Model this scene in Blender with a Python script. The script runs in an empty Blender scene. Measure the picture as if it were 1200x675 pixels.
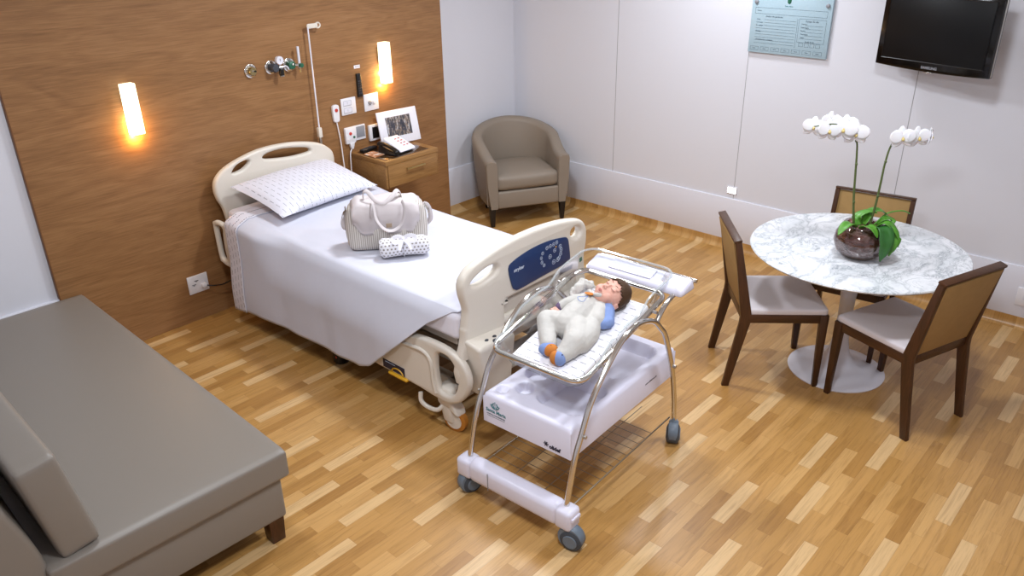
import bpy, bmesh, math, random
from math import sin, cos, pi, radians, sqrt, atan2
from mathutils import Vector, Matrix, Euler
random.seed(7)
SC = bpy.context.scene
COL = SC.collection

# ------------------------------------------------------------------ materials
def lin(c):
    if isinstance(c, str):
        c = [int(c[i:i + 2], 16) for i in (0, 2, 4)]
    return tuple(((v / 255) / 12.92 if v / 255 <= .04045 else ((v / 255 + .055) / 1.055) ** 2.4) for v in c) + (1.0,)

class NT:
    def __init__(s, name):
        s.m = bpy.data.materials.new(name); s.m.use_nodes = True
        s.t = s.m.node_tree; s.t.nodes.clear()
        s.out = s.n('ShaderNodeOutputMaterial')
    def n(s, typ, **kw):
        nd = s.t.nodes.new(typ)
        for k, v in kw.items(): setattr(nd, k, v)
        return nd
    def l(s, a, b): s.t.links.new(a, b)
    def val(s, x, sock):
        if isinstance(x, (int, float)): sock.default_value = x
        elif isinstance(x, tuple): sock.default_value = x
        else: s.l(x, sock)
    def math(s, op, a, b=None, c=None):
        nd = s.n('ShaderNodeMath', operation=op)
        s.val(a, nd.inputs[0])
        if b is not None: s.val(b, nd.inputs[1])
        if c is not None: s.val(c, nd.inputs[2])
        return nd.outputs[0]
    def mix(s, f, a, b):
        nd = s.n('ShaderNodeMix', data_type='RGBA')
        s.val(f, nd.inputs[0]); s.val(a, nd.inputs[6]); s.val(b, nd.inputs[7])
        return nd.outputs[2]
    def ramp(s, f, stops):
        nd = s.n('ShaderNodeValToRGB'); s.val(f, nd.inputs[0])
        cr = nd.color_ramp
        while len(cr.elements) < len(stops): cr.elements.new(.5)
        for e, (p, c) in zip(cr.elements, stops): e.position = p; e.color = c
        return nd.outputs[0]
    def noise(s, vec, scale, detail=4, rough=.5, dist=0):
        nd = s.n('ShaderNodeTexNoise'); s.l(vec, nd.inputs['Vector'])
        nd.inputs['Scale'].default_value = scale; nd.inputs['Detail'].default_value = detail
        nd.inputs['Roughness'].default_value = rough; nd.inputs['Distortion'].default_value = dist
        return nd.outputs[0]
    def obj(s): return s.n('ShaderNodeTexCoord').outputs['Object']
    def pos(s): return s.n('ShaderNodeNewGeometry').outputs['Position']
    def sep(s, v):
        nd = s.n('ShaderNodeSeparateXYZ'); s.l(v, nd.inputs[0]); return nd.outputs
    def comb(s, x, y, z):
        nd = s.n('ShaderNodeCombineXYZ')
        for i, v in enumerate((x, y, z)): s.val(v, nd.inputs[i])
        return nd.outputs[0]
    def scale(s, v, sc):
        nd = s.n('ShaderNodeMapping'); s.l(v, nd.inputs[0]); nd.inputs['Scale'].default_value = sc
        return nd.outputs[0]
    def bsdf(s, col, rough=.5, metal=0, spec=.5, bump=None, bstr=.1, bdist=.01, **kw):
        b = s.n('ShaderNodeBsdfPrincipled')
        s.val(col, b.inputs['Base Color']); s.val(rough, b.inputs['Roughness'])
        b.inputs['Metallic'].default_value = metal
        b.inputs['Specular IOR Level'].default_value = spec
        for k, v in kw.items(): b.inputs[k].default_value = v
        if bump is not None:
            bp = s.n('ShaderNodeBump'); bp.inputs['Strength'].default_value = bstr
            bp.inputs['Distance'].default_value = bdist
            s.l(bump, bp.inputs['Height']); s.l(bp.outputs[0], b.inputs['Normal'])
        s.l(b.outputs[0], s.out.inputs[0])
        return s.m

def plain(name, col, rough=.5, metal=0, spec=.5, nscale=60, var=.04, bstr=.03, **kw):
    t = NT(name); c = lin(col); o = t.obj()
    nz = t.noise(o, nscale, 3)
    c2 = tuple(min(1, v * (1 + var)) for v in c[:3]) + (1,)
    c1 = tuple(v * (1 - var) for v in c[:3]) + (1,)
    return t.bsdf(t.mix(nz, c1, c2), rough, metal, spec, nz, bstr, .002, **kw)

def fabric(name, col, rough=.85, weave=900, var=.05, bstr=.15):
    t = NT(name); c = lin(col); o = t.obj()
    nz = t.noise(o, 25, 4); wv = t.noise(o, weave, 1)
    c2 = tuple(min(1, v * (1 + var)) for v in c[:3]) + (1,)
    c1 = tuple(v * (1 - var) for v in c[:3]) + (1,)
    return t.bsdf(t.mix(nz, c1, c2), rough, 0, .25, wv, bstr, .001)

def floor_mat():
    t = NT('laminate_strip_floor'); x, y, z = t.sep(t.pos())
    u = t.math('ADD', x, z); L, Wd = .335, .0615
    vr = t.math('DIVIDE', y, Wd); row = t.math('FLOOR', vr)
    wn = t.n('ShaderNodeTexWhiteNoise', noise_dimensions='1D'); t.l(row, wn.inputs['W'])
    uc = t.math('ADD', t.math('DIVIDE', u, L), t.math('ADD', t.math('MULTIPLY', row, .41), t.math('MULTIPLY', wn.outputs[0], .12)))
    colm = t.math('FLOOR', uc)
    w2 = t.n('ShaderNodeTexWhiteNoise', noise_dimensions='2D'); t.l(t.comb(row, colm, 0.0), w2.inputs['Vector'])
    h = w2.outputs[0]
    even = t.math('LESS_THAN', t.math('FRACT', t.math('MULTIPLY', row, .5)), .25)
    third = t.math('LESS_THAN', t.math('FRACT', t.math('DIVIDE', t.math('ADD', colm, t.math('FLOOR', t.math('MULTIPLY', row, .5))), 3.0)), .2)
    light = t.math('MULTIPLY', t.math('MULTIPLY', even, third), t.math('LESS_THAN', h, .82))
    base0 = t.ramp(h, [(0, lin('a2763f')), (.4, lin('b08449')), (.8, lin('b98d53')), (1, lin('c2985f'))])
    base = t.mix(t.math('MULTIPLY', light, .9), base0, lin('d0ad7c'))
    gv = t.comb(t.math('MULTIPLY', u, 2.2), t.math('ADD', t.math('MULTIPLY', y, 34.0), t.math('MULTIPLY', h, 57.0)), t.math('MULTIPLY', h, 9.0))
    g = t.noise(gv, 1.6, 5, .62, .9)
    g2 = t.noise(t.comb(t.math('MULTIPLY', u, 9.0), t.math('MULTIPLY', y, 190.0), t.math('MULTIPLY', h, 30.0)), 1.0, 3, .6, .2)
    gm = t.math('ADD', t.math('MULTIPLY', g, .7), t.math('MULTIPLY', g2, .3))
    dark = t.ramp(gm, [(.34, (.70, .66, .60, 1)), (.52, (1, 1, 1, 1)), (.7, (1.1, 1.09, 1.07, 1))])
    mx = t.n('ShaderNodeMix', data_type='RGBA', blend_type='MULTIPLY'); mx.inputs[0].default_value = .8
    t.l(base, mx.inputs[6]); t.l(dark, mx.inputs[7])
    fr = t.math('FRACT', vr); seam = t.math('LESS_THAN', fr, .022)
    fu = t.math('FRACT', uc); s2 = t.math('LESS_THAN', fu, .004)
    sm = t.math('MULTIPLY', t.math('MAXIMUM', seam, s2), .38)
    c = t.mix(sm, mx.outputs[2], lin('6e4520'))
    return t.bsdf(c, .33, 0, .45, gm, .05, .002)

def wood_mat(name, c0, c1, c2, axis='x', rough=.42, seed=0, sc=1.0, spec=.4):
    """grain runs along the given object axis"""
    t = NT(name); x, y, z = t.sep(t.obj())
    a, b, c = {'x': (x, y, z), 'y': (y, x, z), 'z': (z, x, y)}[axis]
    big = t.noise(t.comb(t.math('MULTIPLY', a, .8 * sc), t.math('ADD', t.math('MULTIPLY', b, 5.5 * sc), seed), t.math('MULTIPLY', c, 5.5 * sc)), 1.0, 3, .5, .6)
    ring = t.math('FRACT', t.math('MULTIPLY', big, 9.0))
    ring = t.math('ABSOLUTE', t.math('SUBTRACT', ring, .5))
    fine = t.noise(t.comb(t.math('MULTIPLY', a, 5.0 * sc), t.math('MULTIPLY', b, 150.0 * sc), t.math('MULTIPLY', c, 150.0 * sc)), 1.0, 5, .7, .1)
    f = t.math('ADD', t.math('MULTIPLY', fine, .62), t.math('ADD', t.math('MULTIPLY', ring, .17), t.math('MULTIPLY', big, .30)))
    col = t.ramp(f, [(.36, lin(c0)), (.55, lin(c1)), (.75, lin(c2))])
    return t.bsdf(col, rough, 0, spec, fine, .06, .002)

def marble_mat():
    t = NT('white_veined_marble'); o = t.obj()
    warp = t.n('ShaderNodeTexNoise'); t.l(o, warp.inputs['Vector']); warp.inputs['Scale'].default_value = 3; warp.inputs['Detail'].default_value = 5
    ad = t.n('ShaderNodeVectorMath', operation='MULTIPLY_ADD'); t.l(warp.outputs['Color'], ad.inputs[0]); ad.inputs[1].default_value = (.35, .35, .35); t.l(o, ad.inputs[2])
    v = ad.outputs[0]
    st = t.n('ShaderNodeMapping'); t.l(v, st.inputs[0]); st.inputs['Scale'].default_value = (1, 1.9, 1); st.inputs['Rotation'].default_value = (0, 0, .6)
    n1 = t.noise(st.outputs[0], 4.2, 7, .62, .5)
    r1 = t.math('ABSOLUTE', t.math('SUBTRACT', n1, .5))
    n2 = t.noise(st.outputs[0], 10, 6, .65, .8)
    r2 = t.math('ABSOLUTE', t.math('SUBTRACT', n2, .52))
    msk = t.noise(o, 5.5, 3)
    v1 = t.ramp(r1, [(0, (.55, .55, .55, 1)), (.018, (.2, .2, .2, 1)), (.07, (0, 0, 0, 1))])
    v2 = t.ramp(r2, [(0, (.6, .6, .6, 1)), (.02, (.15, .15, .15, 1)), (.05, (0, 0, 0, 1))])
    m2 = t.ramp(msk, [(.42, (0, 0, 0, 1)), (.6, (1, 1, 1, 1))])
    cloud = t.ramp(t.noise(st.outputs[0], 3.2, 5, .6), [(.35, lin('cfd3d7')), (.6, lin('e7e8ec'))])
    sx = t.math('ADD', t.math('MULTIPLY', v1, 1.0), t.math('MULTIPLY', t.math('MULTIPLY', v2, m2), .9))
    c = t.mix(t.math('MINIMUM', sx, .85), cloud, lin('7d858c'))
    return t.bsdf(c, .16, 0, .5)

def dash_mat(name, base, dash, ax_long, ax_step, plen, pstep, thick=.09, duty=.62, rough=.85):
    """rows of small broken printed dashes, running along ax_long"""
    t = NT(name); xyz = t.sep(t.obj()); a = xyz[ax_long]; b = xyz[ax_step]
    rb = t.math('DIVIDE', b, pstep); row = t.math('FLOOR', rb); fb = t.math('FRACT', rb)
    ra = t.math('ADD', t.math('DIVIDE', a, plen), t.math('MULTIPLY', row, .37)); fa = t.math('FRACT', ra)
    on = t.math('MULTIPLY', t.math('LESS_THAN', fa, duty), t.math('LESS_THAN', t.math('ABSOLUTE', t.math('SUBTRACT', fb, .5)), thick))
    br = t.math('LESS_THAN', t.math('FRACT', t.math('MULTIPLY', ra, 8.0)), .66)
    on = t.math('MULTIPLY', on, br)
    wv = t.noise(t.obj(), 700, 1)
    return t.bsdf(t.mix(t.math('MULTIPLY', on, .85), lin(base), lin(dash)), rough, 0, .25, wv, .1, .001)

def stripe_mat(name, c1, c2, axis, period):
    t = NT(name); a = t.sep(t.obj())[axis]
    f = t.math('FRACT', t.math('DIVIDE', a, period))
    on = t.math('LESS_THAN', f, .45)
    return t.bsdf(t.mix(on, lin(c1), lin(c2)), .9, 0, .2, t.noise(t.obj(), 500, 1), .15, .001)

def dots_mat(name, base, dot, step, rad):
    """staggered dots on a roll lying along local x"""
    t = NT(name); x, y, z = t.sep(t.obj())
    ang = t.math('MULTIPLY', t.math('ARCTAN2', z, y), .06)
    q = t.math('DIVIDE', ang, step); row = t.math('FLOOR', q)
    p = t.math('ADD', t.math('DIVIDE', x, step), t.math('MULTIPLY', row, .5))
    dx = t.math('SUBTRACT', t.math('FRACT', p), .5); dy = t.math('SUBTRACT', t.math('FRACT', q), .5)
    d = t.math('ADD', t.math('MULTIPLY', dx, dx), t.math('MULTIPLY', dy, dy))
    return t.bsdf(t.mix(t.math('LESS_THAN', d, rad * rad), lin(base), lin(dot)), .9, 0, .2)

def clear_mat(name, tint='f2f6f8', rough=.03, base=.05):
    t = NT(name)
    tr = t.n('ShaderNodeBsdfTransparent'); tr.inputs[0].default_value = lin(tint)
    gl = t.n('ShaderNodeBsdfGlossy'); gl.inputs['Roughness'].default_value = rough
    fr = t.n('ShaderNodeFresnel'); fr.inputs[0].default_value = 1.49
    f = t.math('MINIMUM', t.math('MULTIPLY_ADD', fr.outputs[0], .40, base), 1.0)
    mx = t.n('ShaderNodeMixShader'); t.l(f, mx.inputs[0]); t.l(tr.outputs[0], mx.inputs[1]); t.l(gl.outputs[0], mx.inputs[2])
    t.l(mx.outputs[0], t.out.inputs[0]); return t.m

def emit_mat(name, col, strength):
    t = NT(name); e = t.n('ShaderNodeEmission'); e.inputs[0].default_value = col; e.inputs[1].default_value = strength
    t.l(e.outputs[0], t.out.inputs[0]); return t.m

M = {}
M['floor'] = floor_mat()
M['wall'] = plain('matt_white_wall', 'd8d8df', .6, nscale=300, var=.012, bstr=.02, spec=.3)
M['wainscot'] = plain('satin_white_board', 'dddde6', .35, nscale=200, var=.01, bstr=.01)
M['ceiling'] = plain('white_ceiling', 'e8e8e8', .8, var=.01)
M['joint'] = plain('grey_joint', '8c8a8c', .8)
M['panel'] = wood_mat('brown_veneer_panel', '7a5533', '936a43', 'a47b54', 'x', .42, 3.0)
M['panel_edge'] = wood_mat('brown_veneer_edge', '6a4323', '7c5230', '8a5f38', 'z', .5, 8.0)
M['stand'] = wood_mat('brown_veneer_cabinet', '7d5831', '977043', 'ab8353', 'x', .4, 5.0)
M['dark_wood'] = wood_mat('dark_walnut', '33200f', '482a16', '5b391f', 'z', .38, 2.0, 2.0)
M['dark_wood_x'] = wood_mat('dark_walnut_rail', '33200f', '482a16', '5b391f', 'x', .38, 2.0, 2.0)
M['chair_back'] = fabric('tan_woven_back', '9c7c4e', .8, 500, .1, .3)
M['vinyl'] = plain('taupe_vinyl', '7f7870', .42, spec=.45, nscale=400, var=.03, bstr=.08)
M['vinyl2'] = plain('grey_beige_upholstery', '877b6e', .5, spec=.4, nscale=500, var=.04, bstr=.1)
M['black_leg'] = plain('near_black_wood', '17100e', .4)
M['seat_white'] = plain('white_seat_vinyl', 'd3ccd0', .5, nscale=300)
M['cream'] = plain('cream_plastic', 'dad2c6', .38, nscale=120, var=.015, bstr=.01)
M['cream_dark'] = plain('greige_plastic', 'bdb3a7', .45, var=.015, bstr=.01)
M['navy'] = plain('navy_panel', '1b3562', .35, var=.03)
M['navy_line'] = plain('pale_print', 'c9d3e2', .5)
M['yellow'] = plain('yellow_plastic', 'd8a425', .4)
M['orange_rubber'] = plain('amber_wheel', 'b8772c', .45)
M['sheet'] = fabric('white_bed_sheet', 'cdceda', .85, 700, .02, .1)
M['fitted'] = fabric('pale_fitted_sheet', 'e3e0ea', .85, 700, .02, .1)
M['pillow'] = dash_mat('printed_pillow_cotton', 'd9d9e4', '4a4c58', 1, 0, .058, .034, .05)
M['band'] = dash_mat('printed_sheet_hem', 'd9d7e1', '55556a', 2, 1, .05, .034, .085)
M['chrome'] = plain('chrome_tube', 'd6d3cf', .14, 1.0, var=.01, bstr=0)
M['steel'] = plain('brushed_steel', 'b7b4b0', .3, 1.0, var=.03)
M['wire'] = plain('thin_steel_wire', '9a8f80', .35, 1.0)
M['white_pl'] = plain('white_plastic', 'dcdaea', .35, var=.01, bstr=.01)
M['white_gl'] = plain('gloss_white_lacquer', 'dedde6', .25, var=.01, bstr=.005)
M['switch'] = plain('white_switch_plastic', 'e4e2e6', .35, var=.01)
M['castor'] = plain('slate_grey_castor', '66727f', .45)
M['castor_dark'] = plain('dark_tyre', '3c434c', .6)
M['acrylic'] = clear_mat('clear_acrylic', 'f4f6f6', .10, .03)
def edge_mat():
    t = NT('clear_acrylic_edge'); tr = t.n('ShaderNodeBsdfTransparent'); tr.inputs[0].default_value = lin('f2f5f5')
    df = t.n('ShaderNodeBsdfDiffuse'); df.inputs[0].default_value = lin('e2e6e8')
    gl = t.n('ShaderNodeBsdfGlossy'); gl.inputs['Roughness'].default_value = .12
    m1 = t.n('ShaderNodeMixShader'); m1.inputs[0].default_value = .30; t.l(tr.outputs[0], m1.inputs[1]); t.l(df.outputs[0], m1.inputs[2])
    m2 = t.n('ShaderNodeMixShader'); m2.inputs[0].default_value = .10; t.l(m1.outputs[0], m2.inputs[1]); t.l(gl.outputs[0], m2.inputs[2])
    t.l(m2.outputs[0], t.out.inputs[0]); return t.m
M['acrylic_edge'] = edge_mat()
M['glass'] = clear_mat('clear_glass', 'e9e3e3', .02, .05)
M['glass_top'] = clear_mat('glass_desk_cover', 'e6e6ea', .05, .22)
M['black'] = plain('black_plastic', '0d0d0f', .35)
M['black_gl'] = plain('gloss_black', '060607', .12)
M['screen'] = plain('dark_screen', '08080a', .38, spec=.25)
M['red'] = plain('red_button', 'c03a30', .4)
M['green'] = plain('green_plastic', '1f5f45', .4)
M['grey'] = plain('grey_plastic', '8b8c92', .5)
M['grey_dark'] = plain('dark_grey_plastic', '3d4048', .5)
M['brass'] = plain('pale_brass', 'c2b283', .28, 1.0)
M['poster'] = plain('pale_blue_board', 'a3bac5', .3, var=.02)
M['ink'] = plain('grey_ink', '4e5b68', .7)
M['ink_teal'] = plain('teal_ink', '3c7d86', .6)
M['ink_dark'] = plain('dark_ink', '242238', .6)
M['skin'] = plain('baby_skin', 'dba796', .5, nscale=40, var=.05, spec=.35, **{'Subsurface Weight': .12, 'Subsurface Radius': (.01, .004, .003)})
M['lip'] = plain('pink_lip', 'b76a62', .45)
M['lash'] = plain('brown_lash', '6b4636', .7)
M['hair'] = fabric('brown_hair', '46301f', .6, 300, .3, .5)
M['romper'] = fabric('pale_grey_velour', 'c4c1bc', .95, 260, .09, .9)
M['blue_cloth'] = fabric('blue_chambray', '7e93c4', .9, 500, .1, .3)
M['cuff'] = fabric('plum_cuff', '6c5a78', .9)
M['orange_cloth'] = fabric('orange_felt', 'c27a3a', .9)
M['bag'] = fabric('off_white_canvas', 'cbc3c4', .8, 500, .04, .2)
M['bag_stripe'] = stripe_mat('striped_canvas', 'd4cfca', 'aaa098', 0, .0115)
M['leather'] = plain('tan_label', '9d8a76', .6)
M['dots'] = dots_mat('dotted_muslin', 'dddbe0', '8f8884', .021, .26)
M['ribbon'] = plain('white_satin_ribbon', 'eeecf2', .4)
M['leaf'] = None
M['marble'] = marble_mat()
M['paper'] = plain('white_paper', 'e8e6ee', .7)
M['sconce_glow'] = None

def leaf_mat():
    t = NT('orchid_leaf_green'); x, y, z = t.sep(t.obj()); n = t.noise(t.obj(), 30, 3)
    return t.bsdf(t.mix(n, lin('3f7a22'), lin('5f9a35')), .35, 0, .5, n, .05, .002)
M['leaf'] = leaf_mat()
M['leaf_dark'] = plain('deep_green_leaf', '2c6128', .35)
M['stem'] = plain('olive_stem', '4c5a2b', .6)
M['petal'] = plain('white_petal', 'e4e1e5', .6, var=.02, **{'Subsurface Weight': .1})
M['petal_y'] = plain('yellow_lip', 'cdb978', .6)

def bark_mat():
    t = NT('orchid_bark'); n = t.noise(t.scale(t.obj(), (18, 18, 40)), 1, 4, .6, .6)
    return t.bsdf(t.ramp(n, [(.35, lin('4c322c')), (.5, lin('845a4c')), (.6, lin('a08c86')), (.7, lin('7c6a60'))]), .8, 0, .3, n, .6, .01)
M['bark'] = bark_mat()

def photo_mat():
    t = NT('group_photo_print'); x, y, z = t.sep(t.obj())
    n = t.noise(t.comb(t.math('MULTIPLY', x, 55.0), 0.0, t.math('MULTIPLY', z, 12.0)), 1, 4, .6, .3)
    n2 = t.noise(t.comb(t.math('MULTIPLY', x, 90.0), 2.0, t.math('MULTIPLY', z, 70.0)), 1, 2)
    f = t.math('ADD', t.math('MULTIPLY', n, .75), t.math('MULTIPLY', n2, .25))
    c = t.ramp(f, [(.38, lin('20222c')), (.48, lin('4a4a54')), (.54, lin('8a7460')), (.6, lin('b9bcc4')), (.68, lin('6a5a48'))])
    return t.bsdf(c, .35)
M['photo'] = photo_mat()
def leaflet_mat():
    t = NT('leaflet_print'); n = t.noise(t.obj(), 22, 3)
    return t.bsdf(t.ramp(n, [(.4, lin('9c5a2c')), (.52, lin('cf9a72')), (.6, lin('e0d8d2'))]), .4)
M['leaflet'] = leaflet_mat()

# ------------------------------------------------------------------ object helpers
def tag(o, label, cat, group=None, kind=None):
    o['label'] = label
    if cat: o['category'] = cat
    if group: o['group'] = group
    if kind: o['kind'] = kind
    return o

def thing(name, label, cat, loc=(0, 0, 0), rotz=0, group=None, rot=None):
    o = bpy.data.objects.new(name, None); COL.objects.link(o)
    o.empty_display_size = .1
    o.location = loc; o.rotation_euler = rot if rot is not None else (0, 0, rotz)
    return tag(o, label, cat, group)

def link(name, me, mat, parent=None, smooth=True, ang=38, loc=None, rot=None):
    o = bpy.data.objects.new(name, me); COL.objects.link(o)
    if mat is not None and not me.materials: me.materials.append(mat)
    if smooth:
        for p in me.polygons: p.use_smooth = True
        me.set_sharp_from_angle(angle=radians(ang))
    if parent: o.parent = parent
    if loc is not None: o.location = loc
    if rot is not None: o.rotation_euler = rot
    return o

class MB:
    def __init__(s): s.bm = bmesh.new()
    def _merge(s, b, mtx=None):
        if mtx is not None: bmesh.ops.transform(b, matrix=mtx, verts=b.verts)
        me = bpy.data.meshes.new('t'); b.to_mesh(me); b.free()
        s.bm.from_mesh(me); bpy.data.meshes.remove(me)
        return s
    def raw(s, verts, faces, mtx=None):
        b = bmesh.new(); vs = [b.verts.new(v) for v in verts]
        for f in faces:
            try: b.faces.new([vs[i] for i in f])
            except ValueError: pass
        b.normal_update()
        return s._merge(b, mtx)
    def box(s, c, d, r=0, seg=2, mtx=None):
        b = bmesh.new(); bmesh.ops.create_cube(b, size=1)
        bmesh.ops.transform(b, matrix=Matrix.Translation(c) @ Matrix.Diagonal((*d, 1)), verts=b.verts)
        if r > 0: bmesh.ops.bevel(b, geom=b.edges[:], offset=min(r, min(d) * .49), segments=seg, profile=.5, affect='EDGES')
        return s._merge(b, mtx)
    def hexa(s, bot, top, r=0, seg=2):
        """frustum from 4 bottom and 4 top corners"""
        b = bmesh.new(); vs = [b.verts.new(v) for v in list(bot) + list(top)]
        for f in ((3, 2, 1, 0), (4, 5, 6, 7), (0, 1, 5, 4), (1, 2, 6, 5), (2, 3, 7, 6), (3, 0, 4, 7)): b.faces.new([vs[i] for i in f])
        bmesh.ops.recalc_face_normals(b, faces=b.faces)
        if r > 0: bmesh.ops.bevel(b, geom=b.edges[:], offset=r, segments=seg, profile=.5, affect='EDGES')
        return s._merge(b)
    def lathe(s, prof, n=32, c=(0, 0, 0), mtx=None, sx=1, sy=1):
        verts = []; faces = []
        for (r, z) in prof:
            for i in range(n):
                a = 2 * pi * i / n; verts.append((c[0] + sx * r * cos(a), c[1] + sy * r * sin(a), c[2] + z))
        for k in range(len(prof) - 1):
            for i in range(n):
                j = (i + 1) % n; faces.append((k * n + i, k * n + j, (k + 1) * n + j, (k + 1) * n + i))
        b = bmesh.new(); vs = [b.verts.new(v) for v in verts]
        for f in faces: b.faces.new([vs[i] for i in f])
        bmesh.ops.remove_doubles(b, verts=b.verts, dist=1e-6)
        ed = [e for e in b.edges if e.is_boundary]
        if ed: bmesh.ops.holes_fill(b, edges=ed, sides=0)
        bmesh.ops.recalc_face_normals(b, faces=b.faces)
        return s._merge(b, mtx)
    def tube(s, pts, r, n=10, smooth=0, closed=False, taper=None, flat=None):
        P = [Vector(p) for p in pts]
        if smooth: P = catmull(P, smooth, closed)
        m = len(P); verts = []; faces = []
        up = None
        for i in range(m):
            if closed: t = (P[(i + 1) % m] - P[i - 1])
            else: t = (P[min(i + 1, m - 1)] - P[max(i - 1, 0)])
            t.normalize()
            if up is None:
                up = Vector((0, 0, 1)) if abs(t.z) < .9 else Vector((1, 0, 0))
            sd = t.cross(up)
            if sd.length < 1e-6: sd = t.orthogonal()
            sd.normalize(); up = sd.cross(t).normalized()
            rr = r if taper is None else r * (taper[0] + (taper[1] - taper[0]) * i / (m - 1))
            fx, fy = (rr, rr) if flat is None else (rr * flat[0], rr * flat[1])
            for k in range(n):
                a = 2 * pi * k / n
                verts.append(P[i] + sd * (cos(a) * fx) + up * (sin(a) * fy))
        rng = m if closed else m - 1
        for i in range(rng):
            i2 = (i + 1) % m
            for k in range(n):
                k2 = (k + 1) % n; faces.append((i * n + k, i * n + k2, i2 * n + k2, i2 * n + k))
        if not closed:
            faces.append(tuple(range(n - 1, -1, -1))); faces.append(tuple((m - 1) * n + k for k in range(n)))
        b = bmesh.new(); vs = [b.verts.new(v) for v in verts]
        for f in faces: b.faces.new([vs[i] for i in f])
        bmesh.ops.recalc_face_normals(b, faces=b.faces)
        return s._merge(b)
    def ball(s, c, d, n=16, mtx=None):
        b = bmesh.new(); bmesh.ops.create_uvsphere(b, u_segments=n, v_segments=max(8, n // 2 + 2), radius=1)
        mm = Matrix.Translation(c) @ (mtx if mtx is not None else Matrix()) @ Matrix.Diagonal((*d, 1))
        return s._merge(b, mm)
    def done(s, name, mat, parent=None, ang=38, smooth=True, **kw):
        me = bpy.data.meshes.new(name); s.bm.to_mesh(me); s.bm.free()
        return link(name, me, mat, parent, smooth, ang, **kw)

def catmull(P, sub, closed=False):
    out = []; m = len(P)
    rng = m if closed else m - 1
    for i in range(rng):
        if closed: p0, p1, p2, p3 = P[i - 1], P[i], P[(i + 1) % m], P[(i + 2) % m]
        else:
            p1, p2 = P[i], P[i + 1]
            p0 = P[i - 1] if i > 0 else p1 * 2 - p2
            p3 = P[i + 2] if i + 2 < m else p2 * 2 - p1
        for k in range(sub):
            t = k / sub
            out.append(.5 * ((2 * p1) + (p2 - p0) * t + (2 * p0 - 5 * p1 + 4 * p2 - p3) * t * t + (3 * p1 - p0 - 3 * p2 + p3) * t ** 3))
    if not closed: out.append(P[-1].copy())
    return out

def box(name, c, d, mat, parent=None, r=.004, seg=2, **kw):
    return MB().box(c, d, r, seg).done(name, mat, parent, **kw)

def soft_mesh(d, r, bulge=0, bulge_side=0, n=12):
    """padded box centred on the origin"""
    b = bmesh.new(); bmesh.ops.create_cube(b, size=2)
    bmesh.ops.subdivide_edges(b, edges=b.edges[:], cuts=n, use_grid_fill=True)
    hx, hy, hz = d[0] / 2, d[1] / 2, d[2] / 2
    for v in b.verts:
        p = Vector((v.co.x * hx, v.co.y * hy, v.co.z * hz))
        # concentrate loops near the borders
        for i, h in enumerate((hx, hy, hz)):
            u = p[i] / h; p[i] = h * math.copysign(1 - max(0, 1 - abs(u)) ** 1.5, u)
        q = Vector([max(-(h - r), min(h - r, p[i])) for i, h in enumerate((hx, hy, hz))])
        dv = p - q
        if dv.length > 1e-9: p = q + dv.normalized() * r
        kx = max(0, 1 - (p.x / hx) ** 2); ky = max(0, 1 - (p.y / hy) ** 2); kz = max(0, 1 - (p.z / hz) ** 2)
        p.z += math.copysign(bulge * kx * ky, p.z) if abs(p.z) > hz * .3 else 0
        p.x += math.copysign(bulge_side * ky * kz, p.x) if abs(p.x) > hx * .8 else 0
        p.y += math.copysign(bulge_side * kx * kz, p.y) if abs(p.y) > hy * .8 else 0
        v.co = p
    me = bpy.data.meshes.new('soft'); b.to_mesh(me); b.free(); return me

def soft(name, c, d, mat, parent=None, r=.03, bulge=0, bulge_side=0, n=12, rot=None):
    o = link(name, soft_mesh(d, r, bulge, bulge_side, n), mat, parent, ang=60, loc=c, rot=rot)
    return o

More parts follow.
